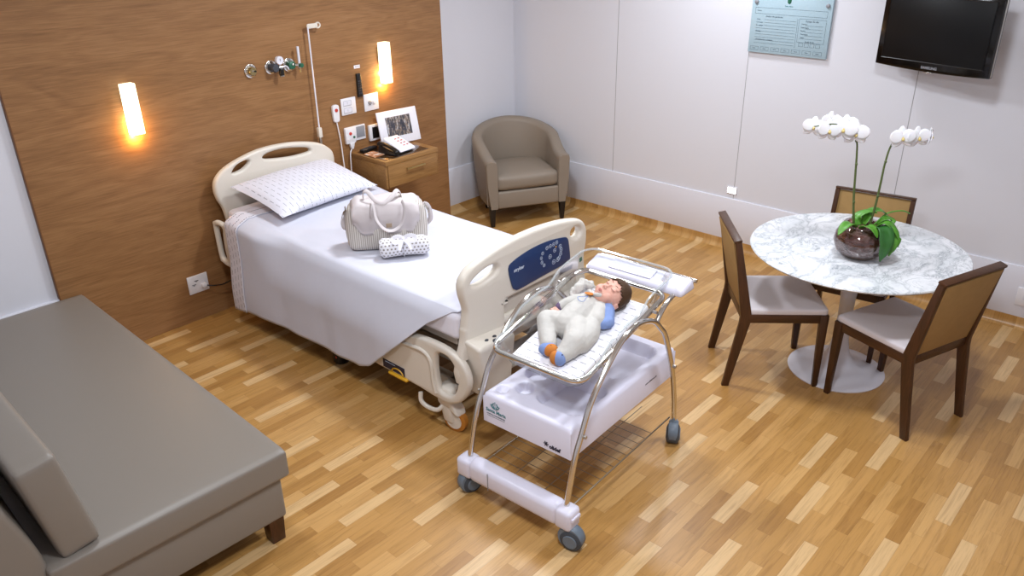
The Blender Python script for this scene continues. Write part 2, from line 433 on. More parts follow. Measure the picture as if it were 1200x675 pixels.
def plate_mesh(outer, holes, thick, bev, axes, org, sub=6):
    """flat plate with holes; outline in (u,v) -> org + u*axes[0] + v*axes[1], thickness along axes[2], rounded rims"""
    loops = []
    for k, lp in enumerate([outer] + list(holes)):
        P = [Vector((p[0], p[1], 0)) for p in lp]
        if sub: P = catmull(P, sub, True)
        ar = sum(P[i - 1].x * P[i].y - P[i].x * P[i - 1].y for i in range(len(P)))
        if (ar < 0) == (k == 0): P.reverse()          # outer counter-clockwise, holes clockwise
        N = []
        for i in range(len(P)):
            d0 = (P[i] - P[i - 1]).normalized(); d1 = (P[(i + 1) % len(P)] - P[i]).normalized()
            n0, n1 = Vector((-d0.y, d0.x, 0)), Vector((-d1.y, d1.x, 0))   # into the material
            m = n0 + n1; m = m / max(.35, m.length_squared) * 2 if m.length > 1e-6 else n0
            N.append(m)
        loops.append((P, N))
    seg = 4 if bev > .006 else 2
    rings = [(bev * (1 - sin(pi / 2 * k / seg)), thick / 2 - bev * (1 - cos(pi / 2 * k / seg))) for k in range(seg + 1)]
    rings = rings + [(o, -z) for o, z in reversed(rings)]
    a, b2, c = [Vector(v) for v in axes]; org = Vector(org)
    V = []; F = []; cap0 = []; cap1 = []
    for P, N in loops:
        n = len(P); base = len(V)
        for (o, z) in rings:
            for p, m in zip(P, N):
                q = p + m * o; V.append(org + a * q.x + b2 * q.y + c * z)
        for k in range(len(rings) - 1):
            for i in range(n): F.append((base + k * n + i, base + k * n + (i + 1) % n, base + (k + 1) * n + (i + 1) % n, base + (k + 1) * n + i))
        cap0.append((base, [p + m * bev for p, m in zip(P, N)])); cap1.append(base + (len(rings) - 1) * n)
    from mathutils.geometry import tessellate_polygon
    flat = []
    for (base, pts), b1 in zip(cap0, cap1): flat += [(base + i, b1 + i) for i in range(len(pts))]
    for t in tessellate_polygon([pts for _, pts in cap0]):
        F.append(tuple(flat[i][0] for i in t)); F.append(tuple(flat[i][1] for i in reversed(t)))
    b = bmesh.new(); vs = [b.verts.new(v) for v in V]
    for f in F:
        try: b.faces.new([vs[i] for i in f])
        except ValueError: pass
    bmesh.ops.remove_doubles(b, verts=b.verts, dist=1e-6)
    bmesh.ops.recalc_face_normals(b, faces=b.faces)
    me = bpy.data.meshes.new('plate'); b.to_mesh(me); b.free(); return me

XZ = ((1, 0, 0), (0, 0, 1), (0, -1, 0)); YZ = ((0, 1, 0), (0, 0, 1), (1, 0, 0)); XY = ((1, 0, 0), (0, 1, 0), (0, 0, 1))
def plate(name, outer, holes, thick, bev, axes, org, mat, parent=None, sub=6, ang=30):
    return link(name, plate_mesh(outer, holes, thick, bev, axes, org, sub), mat, parent, ang=ang)

def rrect(cx, cy, w, h, r, n=5):
    out = []
    for sx, sy, a0 in ((1, 1, 0), (-1, 1, 90), (-1, -1, 180), (1, -1, 270)):
        for k in range(n + 1):
            a = radians(a0 + 90 * k / n); out.append((cx + sx * (w / 2 - r) + r * cos(a), cy + sy * (h / 2 - r) + r * sin(a)))
    return out

def text_mesh(s, size, extr=.0004, align='CENTER', bold=0):
    cu = bpy.data.curves.new('t', 'FONT'); cu.body = s; cu.size = size; cu.extrude = extr
    cu.align_x = align; cu.align_y = 'CENTER'; cu.resolution_u = 3; cu.offset = bold
    ob = bpy.data.objects.new('t', cu); COL.objects.link(ob)
    dg = bpy.context.evaluated_depsgraph_get(); dg.update()
    me = bpy.data.meshes.new_from_object(ob.evaluated_get(dg))
    bpy.data.objects.remove(ob); bpy.data.curves.remove(cu)
    return me

def text(name, s, size, mat, parent, org, axes, align='CENTER', bold=0):
    me = text_mesh(s, size, align=align, bold=bold)
    a, b2, c = [Vector(v) for v in axes]
    me.transform(Matrix(((a.x, b2.x, c.x, org[0]), (a.y, b2.y, c.y, org[1]), (a.z, b2.z, c.z, org[2]), (0, 0, 0, 1))))
    return link(name, me, mat, parent, smooth=False)

def copy_thing(src, loc, rotz, label, group=None):
    r = src.copy(); COL.objects.link(r); r.location = loc; r.rotation_euler = (0, 0, rotz); r['label'] = label
    if group: r['group'] = group
    for ch in list(src.children):
        c = ch.copy(); COL.objects.link(c); c.parent = r
        for g in list(ch.children):
            d = g.copy(); COL.objects.link(d); d.parent = c
    return r

def struct(o): o['kind'] = 'structure'; return o
def sstep(a, b, x):
    t = max(0, min(1, (x - a) / (b - a))); return t * t * (3 - 2 * t)
def lerp(a, b, t): return a + (b - a) * t
def interp(tab, x):
    if x <= tab[0][0]: return tab[0][1]
    for (x0, y0), (x1, y1) in zip(tab, tab[1:]):
        if x <= x1: return lerp(y0, y1, (x - x0) / (x1 - x0))
    return tab[-1][1]

# ------------------------------------------------------------------ room shell
XR, YA, ZC = 5.40, .17, 2.75
XL, YF = -.75, -5.7
struct(box('floor', ((XL + XR) / 2, (YF + .3) / 2, -.05), (XR - XL + .3, .3 - YF + .3, .1), M['floor'], r=0))
struct(box('ceiling', ((XL + XR) / 2, (YF + .3) / 2, ZC + .05), (XR - XL + .3, .3 - YF + .3, .1), M['ceiling'], r=0))
struct(box('wall_right', (XR + .062, (YF + .3) / 2, ZC / 2), (.1, .3 - YF + .2, ZC), M['wall'], r=0))
struct(box('wall_back', ((4.3 + XR) / 2 + .03, YA + .062, ZC / 2), (XR - 4.3 + .06, .1, ZC), M['wall'], r=0))
struct(box('wall_back_left', ((XL + 1.32) / 2, .09, ZC / 2), (1.32 - XL, .12, ZC), M['wall'], r=0))
struct(box('wall_left', (XL - .05, (YF + .3) / 2, ZC / 2), (.1, .3 - YF + .2, ZC), M['wall'], r=0))
struct(box('wall_front', ((XL + XR) / 2, YF - .05, ZC / 2), (XR - XL + .3, .1, ZC), M['wall'], r=0))
# the veneered headboard wall: a panel standing proud of the white walls on either side
w = MB(); w.box(((1.29 + 4.385) / 2, .115, ZC / 2), (4.385 - 1.29, .23, ZC), .002, 1)
struct(w.done('wall_headboard', M['panel']))
struct(box('trim_1', (1.2915, .014, ZC / 2), (.006, .032, ZC), M['panel_edge'], r=.001))
# satin boards along the foot of the walls
def board(name, x0, x1, y0, y1, z0, z1):
    return struct(box(name, ((x0 + x1) / 2, (y0 + y1) / 2, (z0 + z1) / 2), (x1 - x0, y1 - y0, z1 - z0), M['wainscot'], r=.002))
board('baseboard_right', XR, XR + .03, YF, YA + .02, .072, .4)
board('baseboard_back', 4.383, XR + .001, YA, YA + .03, .072, .4)
board('baseboard_back_left', XL, 1.289, .005, .035, .07, .44)
def cove(name, pts, mat):
    """floor covering coved up the wall: profile swept along a straight run"""
    mb = MB(); v = []; f = []
    prof = [(.045, .0005)] + [(.045 - .042 * sin(a), .045 - .045 * cos(a) + .0005) for a in [radians(k * 15) for k in range(1, 7)]] + [(.003, .0725), (-.01, .0725), (-.01, 0.0005)]
    (p0, nrm), (p1, _) = pts
    for p in (p0, p1):
        for d, z in prof: v.append((p[0] + nrm[0] * d, p[1] + nrm[1] * d, z))
    n = len(prof)
    for i in range(n): f.append((i, (i + 1) % n, n + (i + 1) % n, n + i))
    return struct(mb.raw(v, f).done(name, mat, ang=50))
cove('trim_2', (((XR, YF, 0), (-1, 0)), ((XR, YA, 0), (-1, 0))), M['floor'])
cove('trim_3', (((4.385, YA, 0), (0, -1)), ((XR, YA, 0), (0, -1))), M['floor'])
for k, yy in enumerate((-.93, -2.055, -3.194, -4.33)):
    struct(box('trim_%d' % (4 + k), (XR + .0118, yy, (.4 + ZC) / 2), (.0016, .0035, ZC - .4), M['joint'], r=0))

# ------------------------------------------------------------------ things on the headboard wall
def sconce(x, label):
    t = thing('wall_sconce', label, 'wall lamp', (x, 0, 1.435), group='glowing box sconces on the wood wall')
    box('wall_plate', (0, -.010, .05), (.05, .024, .12), M['steel'], t, .003)
    s = NT('lit_opal_glass_%d' % int(x)); z = s.sep(s.obj())[2]
    f = s.math('MULTIPLY_ADD', z, -3.4, .5)
    col = s.ramp(f, [(0, (1, .86, .58, 1)), (.6, (1, .84, .52, 1)), (1, (1, .72, .34, 1))])
    e = s.n('ShaderNodeEmission'); s.l(col, e.inputs[0]); s.l(s.math('MULTIPLY_ADD', s.math('MAXIMUM', f, 0.0), 5.0, 2.2), e.inputs[1]); s.l(e.outputs[0], s.out.inputs[0])
    mb = MB(); mb.box((0, -.050, 0), (.073, .056, .288), .003, 2)
    mb.done('opal_shade', s.m, t)
    for px, py, pz, en in ((0, -.013, -.085, 3.2), (0, -.035, -.172, 2.0)):
        li = bpy.data.lights.new('sconce_bulb', 'POINT'); li.energy = en; li.color = (1, .52, .12); li.shadow_soft_size = .008
        lo = bpy.data.objects.new('bulb_light', li); COL.objects.link(lo); lo.parent = t; lo.location = (px, py, pz)
sconce(1.91, 'lit white box sconce at the left, alone on the bare wood wall above the sofa')
sconce(3.768, 'lit white box sconce above the switch plates and bedside cabinet')

def ring(mb, c, r, d, y0, y1):
    mb.lathe([(0, 0), (r, 0), (r, d * .6), (r * .93, d), (0, d)], 28, mtx=Matrix.Translation(c) @ Matrix.Rotation(pi / 2, 4, 'X'))
RX = Matrix.Rotation(pi / 2, 4, 'X')   # local z -> world -y
def gas_base(t):
    MB().lathe([(0, -.002), (.043, -.002), (.043, .006), (.039, .009), (.030, .009), (.030, .014), (0, .014)], 32, mtx=RX).done('rosette', M['chrome'], t)
t = thing('gas_outlet', 'round pale brass gas outlet, bare, leftmost of the three on the wood wall', 'gas outlet', (2.714, 0, 1.526), group='medical gas outlets above the bed')
gas_base(t)
MB().lathe([(0, .012), (.027, .012), (.027, .034), (.024, .038), (0, .038)], 28, mtx=RX).done('valve_body', M['brass'], t)
MB().lathe([(0, .036), (.006, .036), (.006, .046), (0, .046)], 12, c=(0, 0, 0), mtx=Matrix.Translation((.013, 0, 0)) @ RX).done('valve_pin', M['black'], t)
MB().ball((-.004, -.041, .004), (.007, .006, .007), 12).done('boss', M['chrome'], t)
t = thing('vacuum_regulator', 'dark grey vacuum regulator with round white gauge, middle of the wall outlets', 'gas regulator', (2.862, 0, 1.528), group='medical gas outlets above the bed')
gas_base(t)
MB().lathe([(0, .012), (.026, .012), (.028, .03), (.028, .062), (.022, .07), (0, .07)], 28, mtx=RX).done('regulator_body', M['grey_dark'], t)
mb = MB(); mb.tube([(0, -.045, 0), (.03, -.055, .0), (.055, -.06, 0)], .012); mb.tube([(.035, -.056, 0), (.035, -.056, .035)], .006)
mb.done('manifold', M['chrome'], t)
g = MB().lathe([(0, .045), (.026, .045), (.026, .068), (.023, .07), (0, .068)], 28, mtx=Matrix.Translation((.036, 0, .044)) @ RX).done('gauge', M['white_gl'], t)
MB().box((.036, -.0705, .048), (.002, .001, .016), 0, mtx=None).done('needle', M['ink_dark'], g)
MB().lathe([(0, -.05), (.017, -.05), (.019, -.03), (.019, -.012), (.012, -.008), (0, -.008)], 20, c=(.042, -.06, 0)).done('control_knob', M['black'], t)
MB().tube([(.055, -.06, 0), (.075, -.062, .004), (.088, -.064, -.006), (.094, -.064, -.022)], .004, 8, 4).done('hose_barb', M['white_gl'], t)
MB().box((.042, -.06, -.056), (.028, .012, .008), .002).done('trap_foot', M['steel'], t)
t = thing('oxygen_flowmeter', 'green oxygen flowmeter with upright clear tube, rightmost of the wall outlets', 'flowmeter', (2.998, 0, 1.525), group='medical gas outlets above the bed')
gas_base(t)
MB().lathe([(0, .012), (.024, .012), (.026, .02), (.026, .046), (.018, .052), (0, .052)], 24, mtx=RX).done('green_connector', M['green'], t)
MB().ball((.004, -.053, .006), (.009, .006, .009), 12).done('lock_button', M['chrome'], t)
mb = MB(); mb.tube([(.015, -.04, 0), (.05, -.055, 0)], .008); mb.box((.05, -.055, -.008), (.02, .02, .035), .004); mb.done('flowmeter_block', M['chrome'], t)
MB().lathe([(0, 0), (.014, 0), (.014, .018), (0, .02)], 18, mtx=Matrix.Translation((.052, -.062, -.004)) @ RX).done('flow_knob', M['green'], t)
MB().tube([(.05, -.055, .008), (.05, -.055, .115)], .0085, 12).done('flow_tube', M['white_gl'], t)
MB().tube([(.05, -.055, -.024), (.05, -.055, -.05)], .006, 10).done('outlet_nozzle', M['brass'], t)

t = thing('iv_pole', 'slim white telescopic drip pole with hook ring behind the bed head', 'drip pole', (3.142, -.05, 0))
MB().tube([(0, 0, 0.0), (0, 0, 1.05)], .0105, 12).done('lower_tube', M['steel'], t)
MB().tube([(0, 0, 1.04), (.006, 0, 1.75)], .0055, 10).done('upper_tube', M['white_gl'], t)
box('clamp_collar', (0, 0, 1.05), (.03, .03, .07), M['cream'], t, .006)
MB().lathe([(0, 0), (.07, 0), (.07, .012), (.02, .03), (0, .03)], 24, sy=.55).done('foot', M['steel'], t)
hk = plate('hook', rrect(.035, 0, .085, .03, .014), [], .008, .002, XZ, (.006, 0, 1.754), M['cream'], t, 0)
mb = MB(); mb.tube([(.085 + .018 * cos(a), 0, 1.754 + .016 * sin(a)) for a in [2 * pi * k / 20 for k in range(20)]], .0055, 8, closed=True); mb.done('hook_ring', M['cream'], hk)

t = thing('wall_label', 'tiny white printed label stuck to the wood above the remote', 'label', (3.55, 0, 1.433))
box('sticker', (0, -.0006, 0), (.052, .0016, .022), M['paper'], t, 0, rot=None)
text('print', 'REMOTO', .010, M['ink'], t, (.004, -.0016, 0), XZ[:2] + ((0, -1, 0),))

def remote_mesh(mb, l, w, h):
    mb.hexa([(-w / 2, -l / 2, 0), (w / 2, -l / 2, 0), (w * .42, l / 2, 0), (-w * .42, l / 2, 0)],
            [(-w / 2, -l / 2, h), (w / 2, -l / 2, h), (w * .42, l / 2, h * .8), (-w * .42, l / 2, h * .8)], .006, 3)
def remote(label, loc, rot, cat='remote control'):
    t = thing('remote_control', label, cat, loc, rot=rot)
    mb = MB(); remote_mesh(mb, .165, .044, .022); mb.done('body', M['black'], t)
    mb = MB()
    for r in range(6):
        for c in (-1, 0, 1): mb.box((c * .012, -.055 + r * .017, .0215), (.007, .009, .003), .001, 1)
    mb.done('keypad', M['grey_dark'], t)
remote('black remote control fixed upright to the wood wall below the small label', (3.548, -.0, 1.305), (pi / 2, 0, 0))
remote('black remote control lying at the back of the bedside cabinet', (3.53, -.075, .843), (0, 0, -1.35))

t = thing('switch_plate', 'square white plate with two outlined rockers, left of the socket plate', 'light switch', (3.44, 0, 1.173), group='white plates above the bedside cabinet')
box('face_plate', (0, -.004, 0), (.128, .01, .118), M['switch'], t, .003)
for zz in (.024, -.028):
    mb = MB(); mb.box((-.012, -.0095, zz), (.066, .004, .032), .001, 1); r_ = mb.done('rocker', M['white_gl'], t)
    MB().tube([(-.046, -.0112, zz - .017), (.022, -.0112, zz - .017), (.022, -.0112, zz + .017), (-.046, -.0112, zz + .017)], .0009, 4, closed=True).done('outline', M['grey'], r_)
    MB().box((-.012, -.0117, zz), (.002, .0008, .016), 0).done('mark', M['grey'], r_)
t = thing('socket_plate', 'square white wall plate with two round plugged caps, under the right sconce', 'wall socket', (3.645, 0, 1.168), group='white plates above the bedside cabinet')
box('face_plate', (0, -.004, 0), (.13, .01, .122), M['switch'], t, .003)
for xx in (-.019, .02):
    MB().lathe([(0, .008), (.014, .008), (.014, .02), (.011, .024), (0, .024)], 18, mtx=Matrix.Translation((xx, 0, -.002)) @ RX).done('socket_cap', M['grey'] if xx < 0 else M['switch'], t)

# nurse-call handset and its cord
t = thing('call_handset', 'white nurse call handset with red button and a cord hanging down', 'call button', (3.318, 0, 1.145))
plate('handset_body', [(-.028, .04), (-.02, .056), (0, .06), (.02, .056), (.028, .04), (.026, -.03), (.018, -.06), (-.018, -.06), (-.026, -.03)], [], .024, .006, XZ, (0, -.0125, 0), M['switch'], t, 4)
MB().lathe([(0, .02), (.013, .02), (.012, .029), (0, .03)], 18, mtx=Matrix.Translation((0, 0, .022)) @ RX).done('call_button', M['red'], t)
MB().tube([(0, -.014, -.055), (.012, -.02, -.2), (.012, -.03, -.38), (.022, -.03, -.52), (.034, -.026, -.62), (.06, -.02, -.60), (.075, -.012, -.5)], .0042, 8, 6).done('cord', M['switch'], t)
t = thing('nurse_call_panel', 'white wall plate with red and green call buttons beside a grey speaker', 'call panel', (3.453, 0, .965))
box('face_plate', (.02, -.005, .005), (.182, .012, .108), M['switch'], t, .003)
box('speaker_grille', (.066, -.012, .01), (.074, .004, .08), M['grey'], t, .001)
box('call_module', (-.034, -.014, 0), (.086, .024, .112), M['switch'], t, .004)
for n_, xx, zz, m_, rr in (('red_button', -.036, .016, 'red', .0125), ('green_button', -.006, -.014, 'green', .009), ('yellow_button', -.058, -.024, 'switch', .007)):
    MB().lathe([(0, .024), (rr, .024), (rr * .9, .03), (0, .031)], 18, mtx=Matrix.Translation((xx, 0, zz)) @ RX).done(n_, M[m_], t)
MB().hexa([(-.036, -.024, -.1), (-.016, -.024, -.1), (-.016, -.004, -.1), (-.036, -.004, -.1)], [(-.05, -.028, -.05), (-.004, -.028, -.05), (-.004, -.002, -.05), (-.05, -.002, -.05)], .003).done('plug', M['switch'], t)
MB().tube([(-.026, -.014, -.095), (-.05, -.022, -.125), (-.06, -.028, -.2), (-.064, -.03, -.3), (-.052, -.03, -.4), (-.07, -.03, -.5)], .0042, 8, 6).done('cord', M['switch'], t)
t = thing('thermostat', 'white framed wall control with dark screen, partly behind the photo frame', 'wall control', (3.642, 0, .945))
box('bezel', (0, -.012, 0), (.1, .026, .118), M['switch'], t, .006)
box('display', (.004, -.0255, 0), (.06, .003, .085), M['black'], t, .001)

# low socket and the bed's mains lead
t = thing('wall_socket', 'white socket plate low on the wood wall by the sofa, with a black lead', 'wall socket', (2.104, 0, .253))
box('face_plate', (0, -.004, 0), (.137, .01, .122), M['switch'], t, .003)
mb = MB()
for xx, zz in ((-.02, -.0), (.0, .024)):
    mb.box((xx - .01, -.0092, zz), (.028, .002, .004), 0); mb.box((xx - .01, -.0092, zz - .006), (.012, .002, .003), 0)
mb.done('socket_slots', M['grey_dark'], t)
t = thing('power_cord', 'black mains lead from the low wall socket to the bed', 'power cord', (2.135, 0, .235))
MB().box((0, -.02, 0), (.034, .034, .026), .006).done('plug', M['switch'], t)
MB().tube([(.012, -.036, 0), (.05, -.05, -.012), (.11, -.06, -.02), (.17, -.07, -.005), (.215, -.09, .03), (.24, -.12, .08), (.25, -.16, .11)], .0045, 8, 6).done('cable', M['black'], t)

# ------------------------------------------------------------------ bedside cabinet and what stands on it
t = thing('bedside_cabinet', 'wall-hung brown veneer bedside cabinet with one drawer', 'bedside cabinet', (3.665, -.2, .638))
mb = MB(); mb.box((0, .0, .183), (.5, .404, .034), .002); mb.box((-.241, .004, .083), (.018, .396, .166), .001); mb.box((.241, .004, .083), (.018, .396, .166), .001); mb.box((0, .004, .01), (.468, .39, .018), .001); mb.box((0, .19, .083), (.468, .02, .16), .001)
mb.done('carcass', M['stand'], t)
d = box('drawer', (0, -.188, .086), (.462, .03, .158), M['stand'], t, .002)
mb = MB(); mb.box((.01, -.226, .115), (.17, .012, .012), .004); mb.tube([(-.06, -.2, .115), (-.06, -.224, .115)], .005); mb.tube([(.08, -.2, .115), (.08, -.224, .115)], .005)
mb.done('bar_handle', M['brass'], d)
box('glass_top', (-.02, -.01, .2025), (.40, .33, .005), M['glass_top'], t, .001)
ZT = .8435
t = thing('photo_frame', 'white mounted group photograph leaning upright at the back of the bedside cabinet', 'photo frame', (3.805, -.125, ZT + .004), rot=(radians(-13), 0, radians(-7)))
box('mount_board', (0, 0, .125), (.345, .012, .25), M['paper'], t, .002)
box('photograph', (.0, -.0065, .13), (.215, .002, .145), M['photo'], t, 0)
MB().hexa([(-.04, .005, 0), (.04, .005, 0), (.04, .06, .01), (-.04, .06, .01)], [(-.04, .005, .14), (.04, .005, .14), (.04, .008, .14), (-.04, .008, .14)], .001).done('easel_back', M['grey'], t)
t = thing('desk_telephone', 'white wedge-shaped desk telephone on a black base, in front of the photo frame', 'telephone', (3.635, -.265, ZT), rotz=radians(8))
mb = MB(); mb.hexa([(-.1, -.075, .002), (.1, -.075, .002), (.1, .09, .002), (-.1, .09, .002)], [(-.095, -.07, .018), (.098, -.07, .014), (.098, .085, .05), (-.095, .085, .062)], .005)
mb.done('base', M['black'], t)
mb = MB(); mb.hexa([(-.055, -.088, .016), (.115, -.088, .012), (.115, .09, .05), (-.055, .09, .055)], [(-.045, -.082, .034), (.11, -.082, .03), (.11, .085, .092), (-.045, .085, .1)], .008, 3)
mb.done('body', M['paper'], t)
mb = MB(); mb.tube([(-.085, -.08, .035), (-.088, -.03, .055), (-.088, .03, .07), (-.085, .08, .075)], .016, 10, 5, flat=(1.1, .8)); mb.ball((-.084, -.075, .028), (.022, .022, .018)); mb.ball((-.084, .078, .066), (.022, .022, .018))
mb.done('handset', M['black'], t)
for k in range(4):
    for c in range(2): MB().box((.035 + c * .035, -.045 + k * .028, .0475 + .0105 * k + .0015), (.016, .007, .004), .001, 1).done('key', M['red'], t)
tag(MB().hexa([(-.05, -.075, 0), (.05, -.06, 0), (.05, .075, 0), (-.045, .06, 0)], [(-.05, -.075, .003), (.05, -.06, .003), (.05, .075, .003), (-.045, .06, .003)], 0).done('leaflet', M['leaflet'], loc=(3.478, -.195, ZT)), 'orange and white leaflet lying flat beside the telephone', 'leaflet')

# ------------------------------------------------------------------ hospital bed
BX = 2.775
bed = thing('hospital_bed', 'cream hospital bed with curved head and foot boards, made up in white', 'hospital bed', (BX, -1.2, 0))
def wp(o, par=None):
    """part built in room coordinates -> child of the bed"""
    o.parent = bed if par is None else par
    if par is None: o.location = Vector(o.location) - Vector(bed.location)
    return o
hb_out = [(2.36, .45), (2.335, .62), (2.318, .73), (2.29, .80), (2.281, .87), (2.30, .93), (2.36, .98), (2.46, 1.018), (2.61, 1.05), (2.76, 1.055), (2.92, 1.04), (3.08, 1.0), (3.165, .945), (3.195, .89), (3.19, .80), (3.16, .70), (3.13, .60), (3.11, .45)]
hb_h1 = [(2.415, .945), (2.45, .985), (2.50, 1.003), (2.545, 1.0), (2.53, .973), (2.48, .948)]
hb_h2 = [(2.645, 1.0), (2.69, 1.017), (2.79, 1.021), (2.9, 1.006), (2.99, .985), (3.01, .963), (2.98, .953), (2.86, .953), (2.73, .968), (2.66, .982)]
wp(plate('headboard', hb_out, [hb_h1, hb_h2], .05, .018, XZ, (0, -.095, 0), M['cream'], None, 5))
# footboard
fb_out = [(2.33, .30), (2.308, .585), (2.315, .64), (2.326, .72), (2.305, .80), (2.30, .86), (2.325, .905), (2.38, .938), (2.495, .965), (2.65, .985), (2.835, .988), (3.0, .975), (3.12, .955), (3.20, .93), (3.243, .88), (3.25, .80), (3.235, .72), (3.24, .62), (3.24, .30)]
fb_h1 = [(2.36, .852), (2.40, .879), (2.47, .898), (2.53, .897), (2.55, .875), (2.53, .852), (2.47, .836), (2.40, .832)]
fb_h2 = [(3.115, .895), (3.15, .905), (3.185, .89), (3.195, .865), (3.17, .845), (3.13, .85), (3.112, .87)]
fb_h3 = rrect(2.79, .60, .40, .17, .03)
fb = wp(plate('footboard', fb_out, [fb_h1, fb_h2, fb_h3], .055, .02, XZ, (0, -2.2725, 0), M['cream'], None, 5))
wp(box('footboard_recess', (2.79, -2.262, .60), (.46, .02, .22), M['cream_dark'], None, .004))
wp(box('recess_rail', (2.79, -2.283, .575), (.42, .03, .045), M['cream'], None, .012))
pn_out = [(2.612, .848), (2.65, .877), (2.74, .895), (2.84, .902), (2.94, .898), (3.04, .882), (3.066, .872), (3.08, .845), (3.095, .755), (3.088, .736), (3.06, .728), (2.85, .72), (2.69, .712), (2.655, .722), (2.637, .745)]
panel = wp(plate('control_panel', pn_out, [], .008, .0025, XZ, (0, -2.303, 0), M['navy'], None, 3))
Fax = ((1, 0, 0), (0, 0, 1), (0, -1, 0))
tx = text('brand_mark', 'stryker', .026, M['navy_line'], panel, (2.685, -2.3074, .826), Fax, bold=.0006)
mb = MB()
def btn(mb, x, z, r):
    mb.tube([(x + r * cos(a), -2.3076, z + r * sin(a)) for a in [2 * pi * k / 12 for k in range(12)]], .0011, 4, closed=True)
    mb.box((x, -2.3076, z), (r * .45, .001, r * .5), 0)
for a in (150, 175, 200, 225): btn(mb, 2.93 + .075 * cos(radians(a)), .82 + .058 * sin(radians(a)), .0085)
for k in range(4): btn(mb, 2.9 + k * .026, .868 + .002 * k, .0095)
for a in (30, 5, -20, -45): btn(mb, 2.955 + .06 * cos(radians(a)), .818 + .052 * sin(radians(a)), .0105)
btn(mb, 2.925, .812, .011); btn(mb, 2.962, .835, .010); btn(mb, 2.955, .772, .012); btn(mb, 2.988, .775, .012)
mb.done('panel_symbols', M['navy_line'], panel)
MB().box((2.972, -2.3079, .852), (.008, .001, .008), 0).done('indicator_light', M['yellow'], panel)
# corner housing at the foot
mb = MB(); mb.hexa([(2.352, -2.385, .25), (2.56, -2.36, .235), (2.56, -2.25, .235), (2.352, -2.25, .25)], [(2.303, -2.395, .555), (2.585, -2.375, .53), (2.585, -2.25, .56), (2.303, -2.25, .585)], .022, 4)
hs = wp(mb.done('corner_housing', M['cream']))
mb = MB()
for x, y in ((2.40, -2.345), (2.46, -2.34), (2.435, -2.37)):
    mb.lathe([(0, -.006), (.015, -.006), (.013, .0045), (0, .0055)], 14, c=(x, y, .556 - .003 - (x - 2.4) * .08), sy=.7)
mb.done('housing_sockets', M['grey_dark'], hs)
mb = MB(); mb.hexa([(2.99, -2.36, .235), (3.2, -2.385, .25), (3.2, -2.25, .25), (2.99, -2.25, .235)], [(2.965, -2.375, .53), (3.245, -2.395, .555), (3.245, -2.25, .585), (2.965, -2.25, .56)], .022, 4)
wp(mb.done('corner_housing', M['cream']))
# side rails
R1 = [(-1.30, .21), (-1.28, .42), (-1.40, .45), (-1.70, .452), (-1.833, .458), (-1.965, .503), (-2.1, .516), (-2.22, .508), (-2.31, .47), (-2.35, .40), (-2.34, .32), (-2.28, .235), (-2.20, .193), (-2.10, .19), (-1.95, .2), (-1.6, .205)]
H1 = [(-2.125, .45), (-2.165, .47), (-2.225, .458), (-2.268, .40), (-2.272, .34), (-2.24, .265), (-2.19, .24), (-2.14, .245), (-2.12, .29), (-2.112, .38)]
def side_rail(x, sgn):
    r = wp(plate('side_rail', R1, [H1], .042, .017, YZ, (x, 0, 0), M['cream'], None, 5))
    mb = MB(); mb.tube([(x + sgn * .019, -1.45, .425), (x + sgn * .019, -1.75, .425), (x + sgn * .019, -1.9, .432), (x + sgn * .02, -2.03, .44), (x + sgn * .02, -2.085, .40), (x + sgn * .02, -2.095, .30), (x + sgn * .02, -2.11, .225)], .012, 10, 6)
    mb.done('rail_ridge', M['cream'], r)
    return r
r1 = side_rail(2.283, -1); side_rail(3.268, 1)
lb = MB().box((2.2605, -1.785, .246), (.003, .175, .05), .001, 1).done('angle_label', M['ink_dark'], r1)
MB().tube([(2.2585, -1.815 + .045 * cos(a), .222 + .026 * sin(a)) for a in [pi * k / 12 for k in range(13)]], .004, 6).done('angle_scale', M['yellow'], lb)
MB().tube([(2.2585, -1.72, .262), (2.2585, -1.80, .262)], .0015, 4).done('label_print', M['navy_line'], lb)
MB().box((2.27, -1.82, .206), (.045, .15, .018), .008, 3).done('release_handle', M['yellow'], r1)
R2 = [(-.065, .63), (-.08, .662), (-.13, .674), (-.25, .662), (-.45, .645), (-.60, .63), (-.62, .40), (-.5, .375), (-.2, .37), (-.11, .38), (-.075, .41)]
H2 = [(-.095, .61), (-.11, .638), (-.15, .645), (-.185, .635), (-.175, .59), (-.17, .50), (-.175, .43), (-.155, .41), (-.12, .412), (-.102, .45)]
for x in (2.262, 3.29):
    r = wp(plate('side_rail', R2, [H2], .036, .014, YZ, (x, 0, 0), M['cream'], None, 5))
    sg = -1 if x < 2.5 else 1
    MB().box((x + sg * .013, -.40, .505), (.018, .40, .17), .008, 3).done('rail_panel', M['cream'], r)
    MB().tube([(x - sg * .01, -.5, .45), (x - sg * .05, -.5, .40), (x - sg * .12, -.5, .40)], .018, 8).done('rail_arm', M['cream_dark'], r)
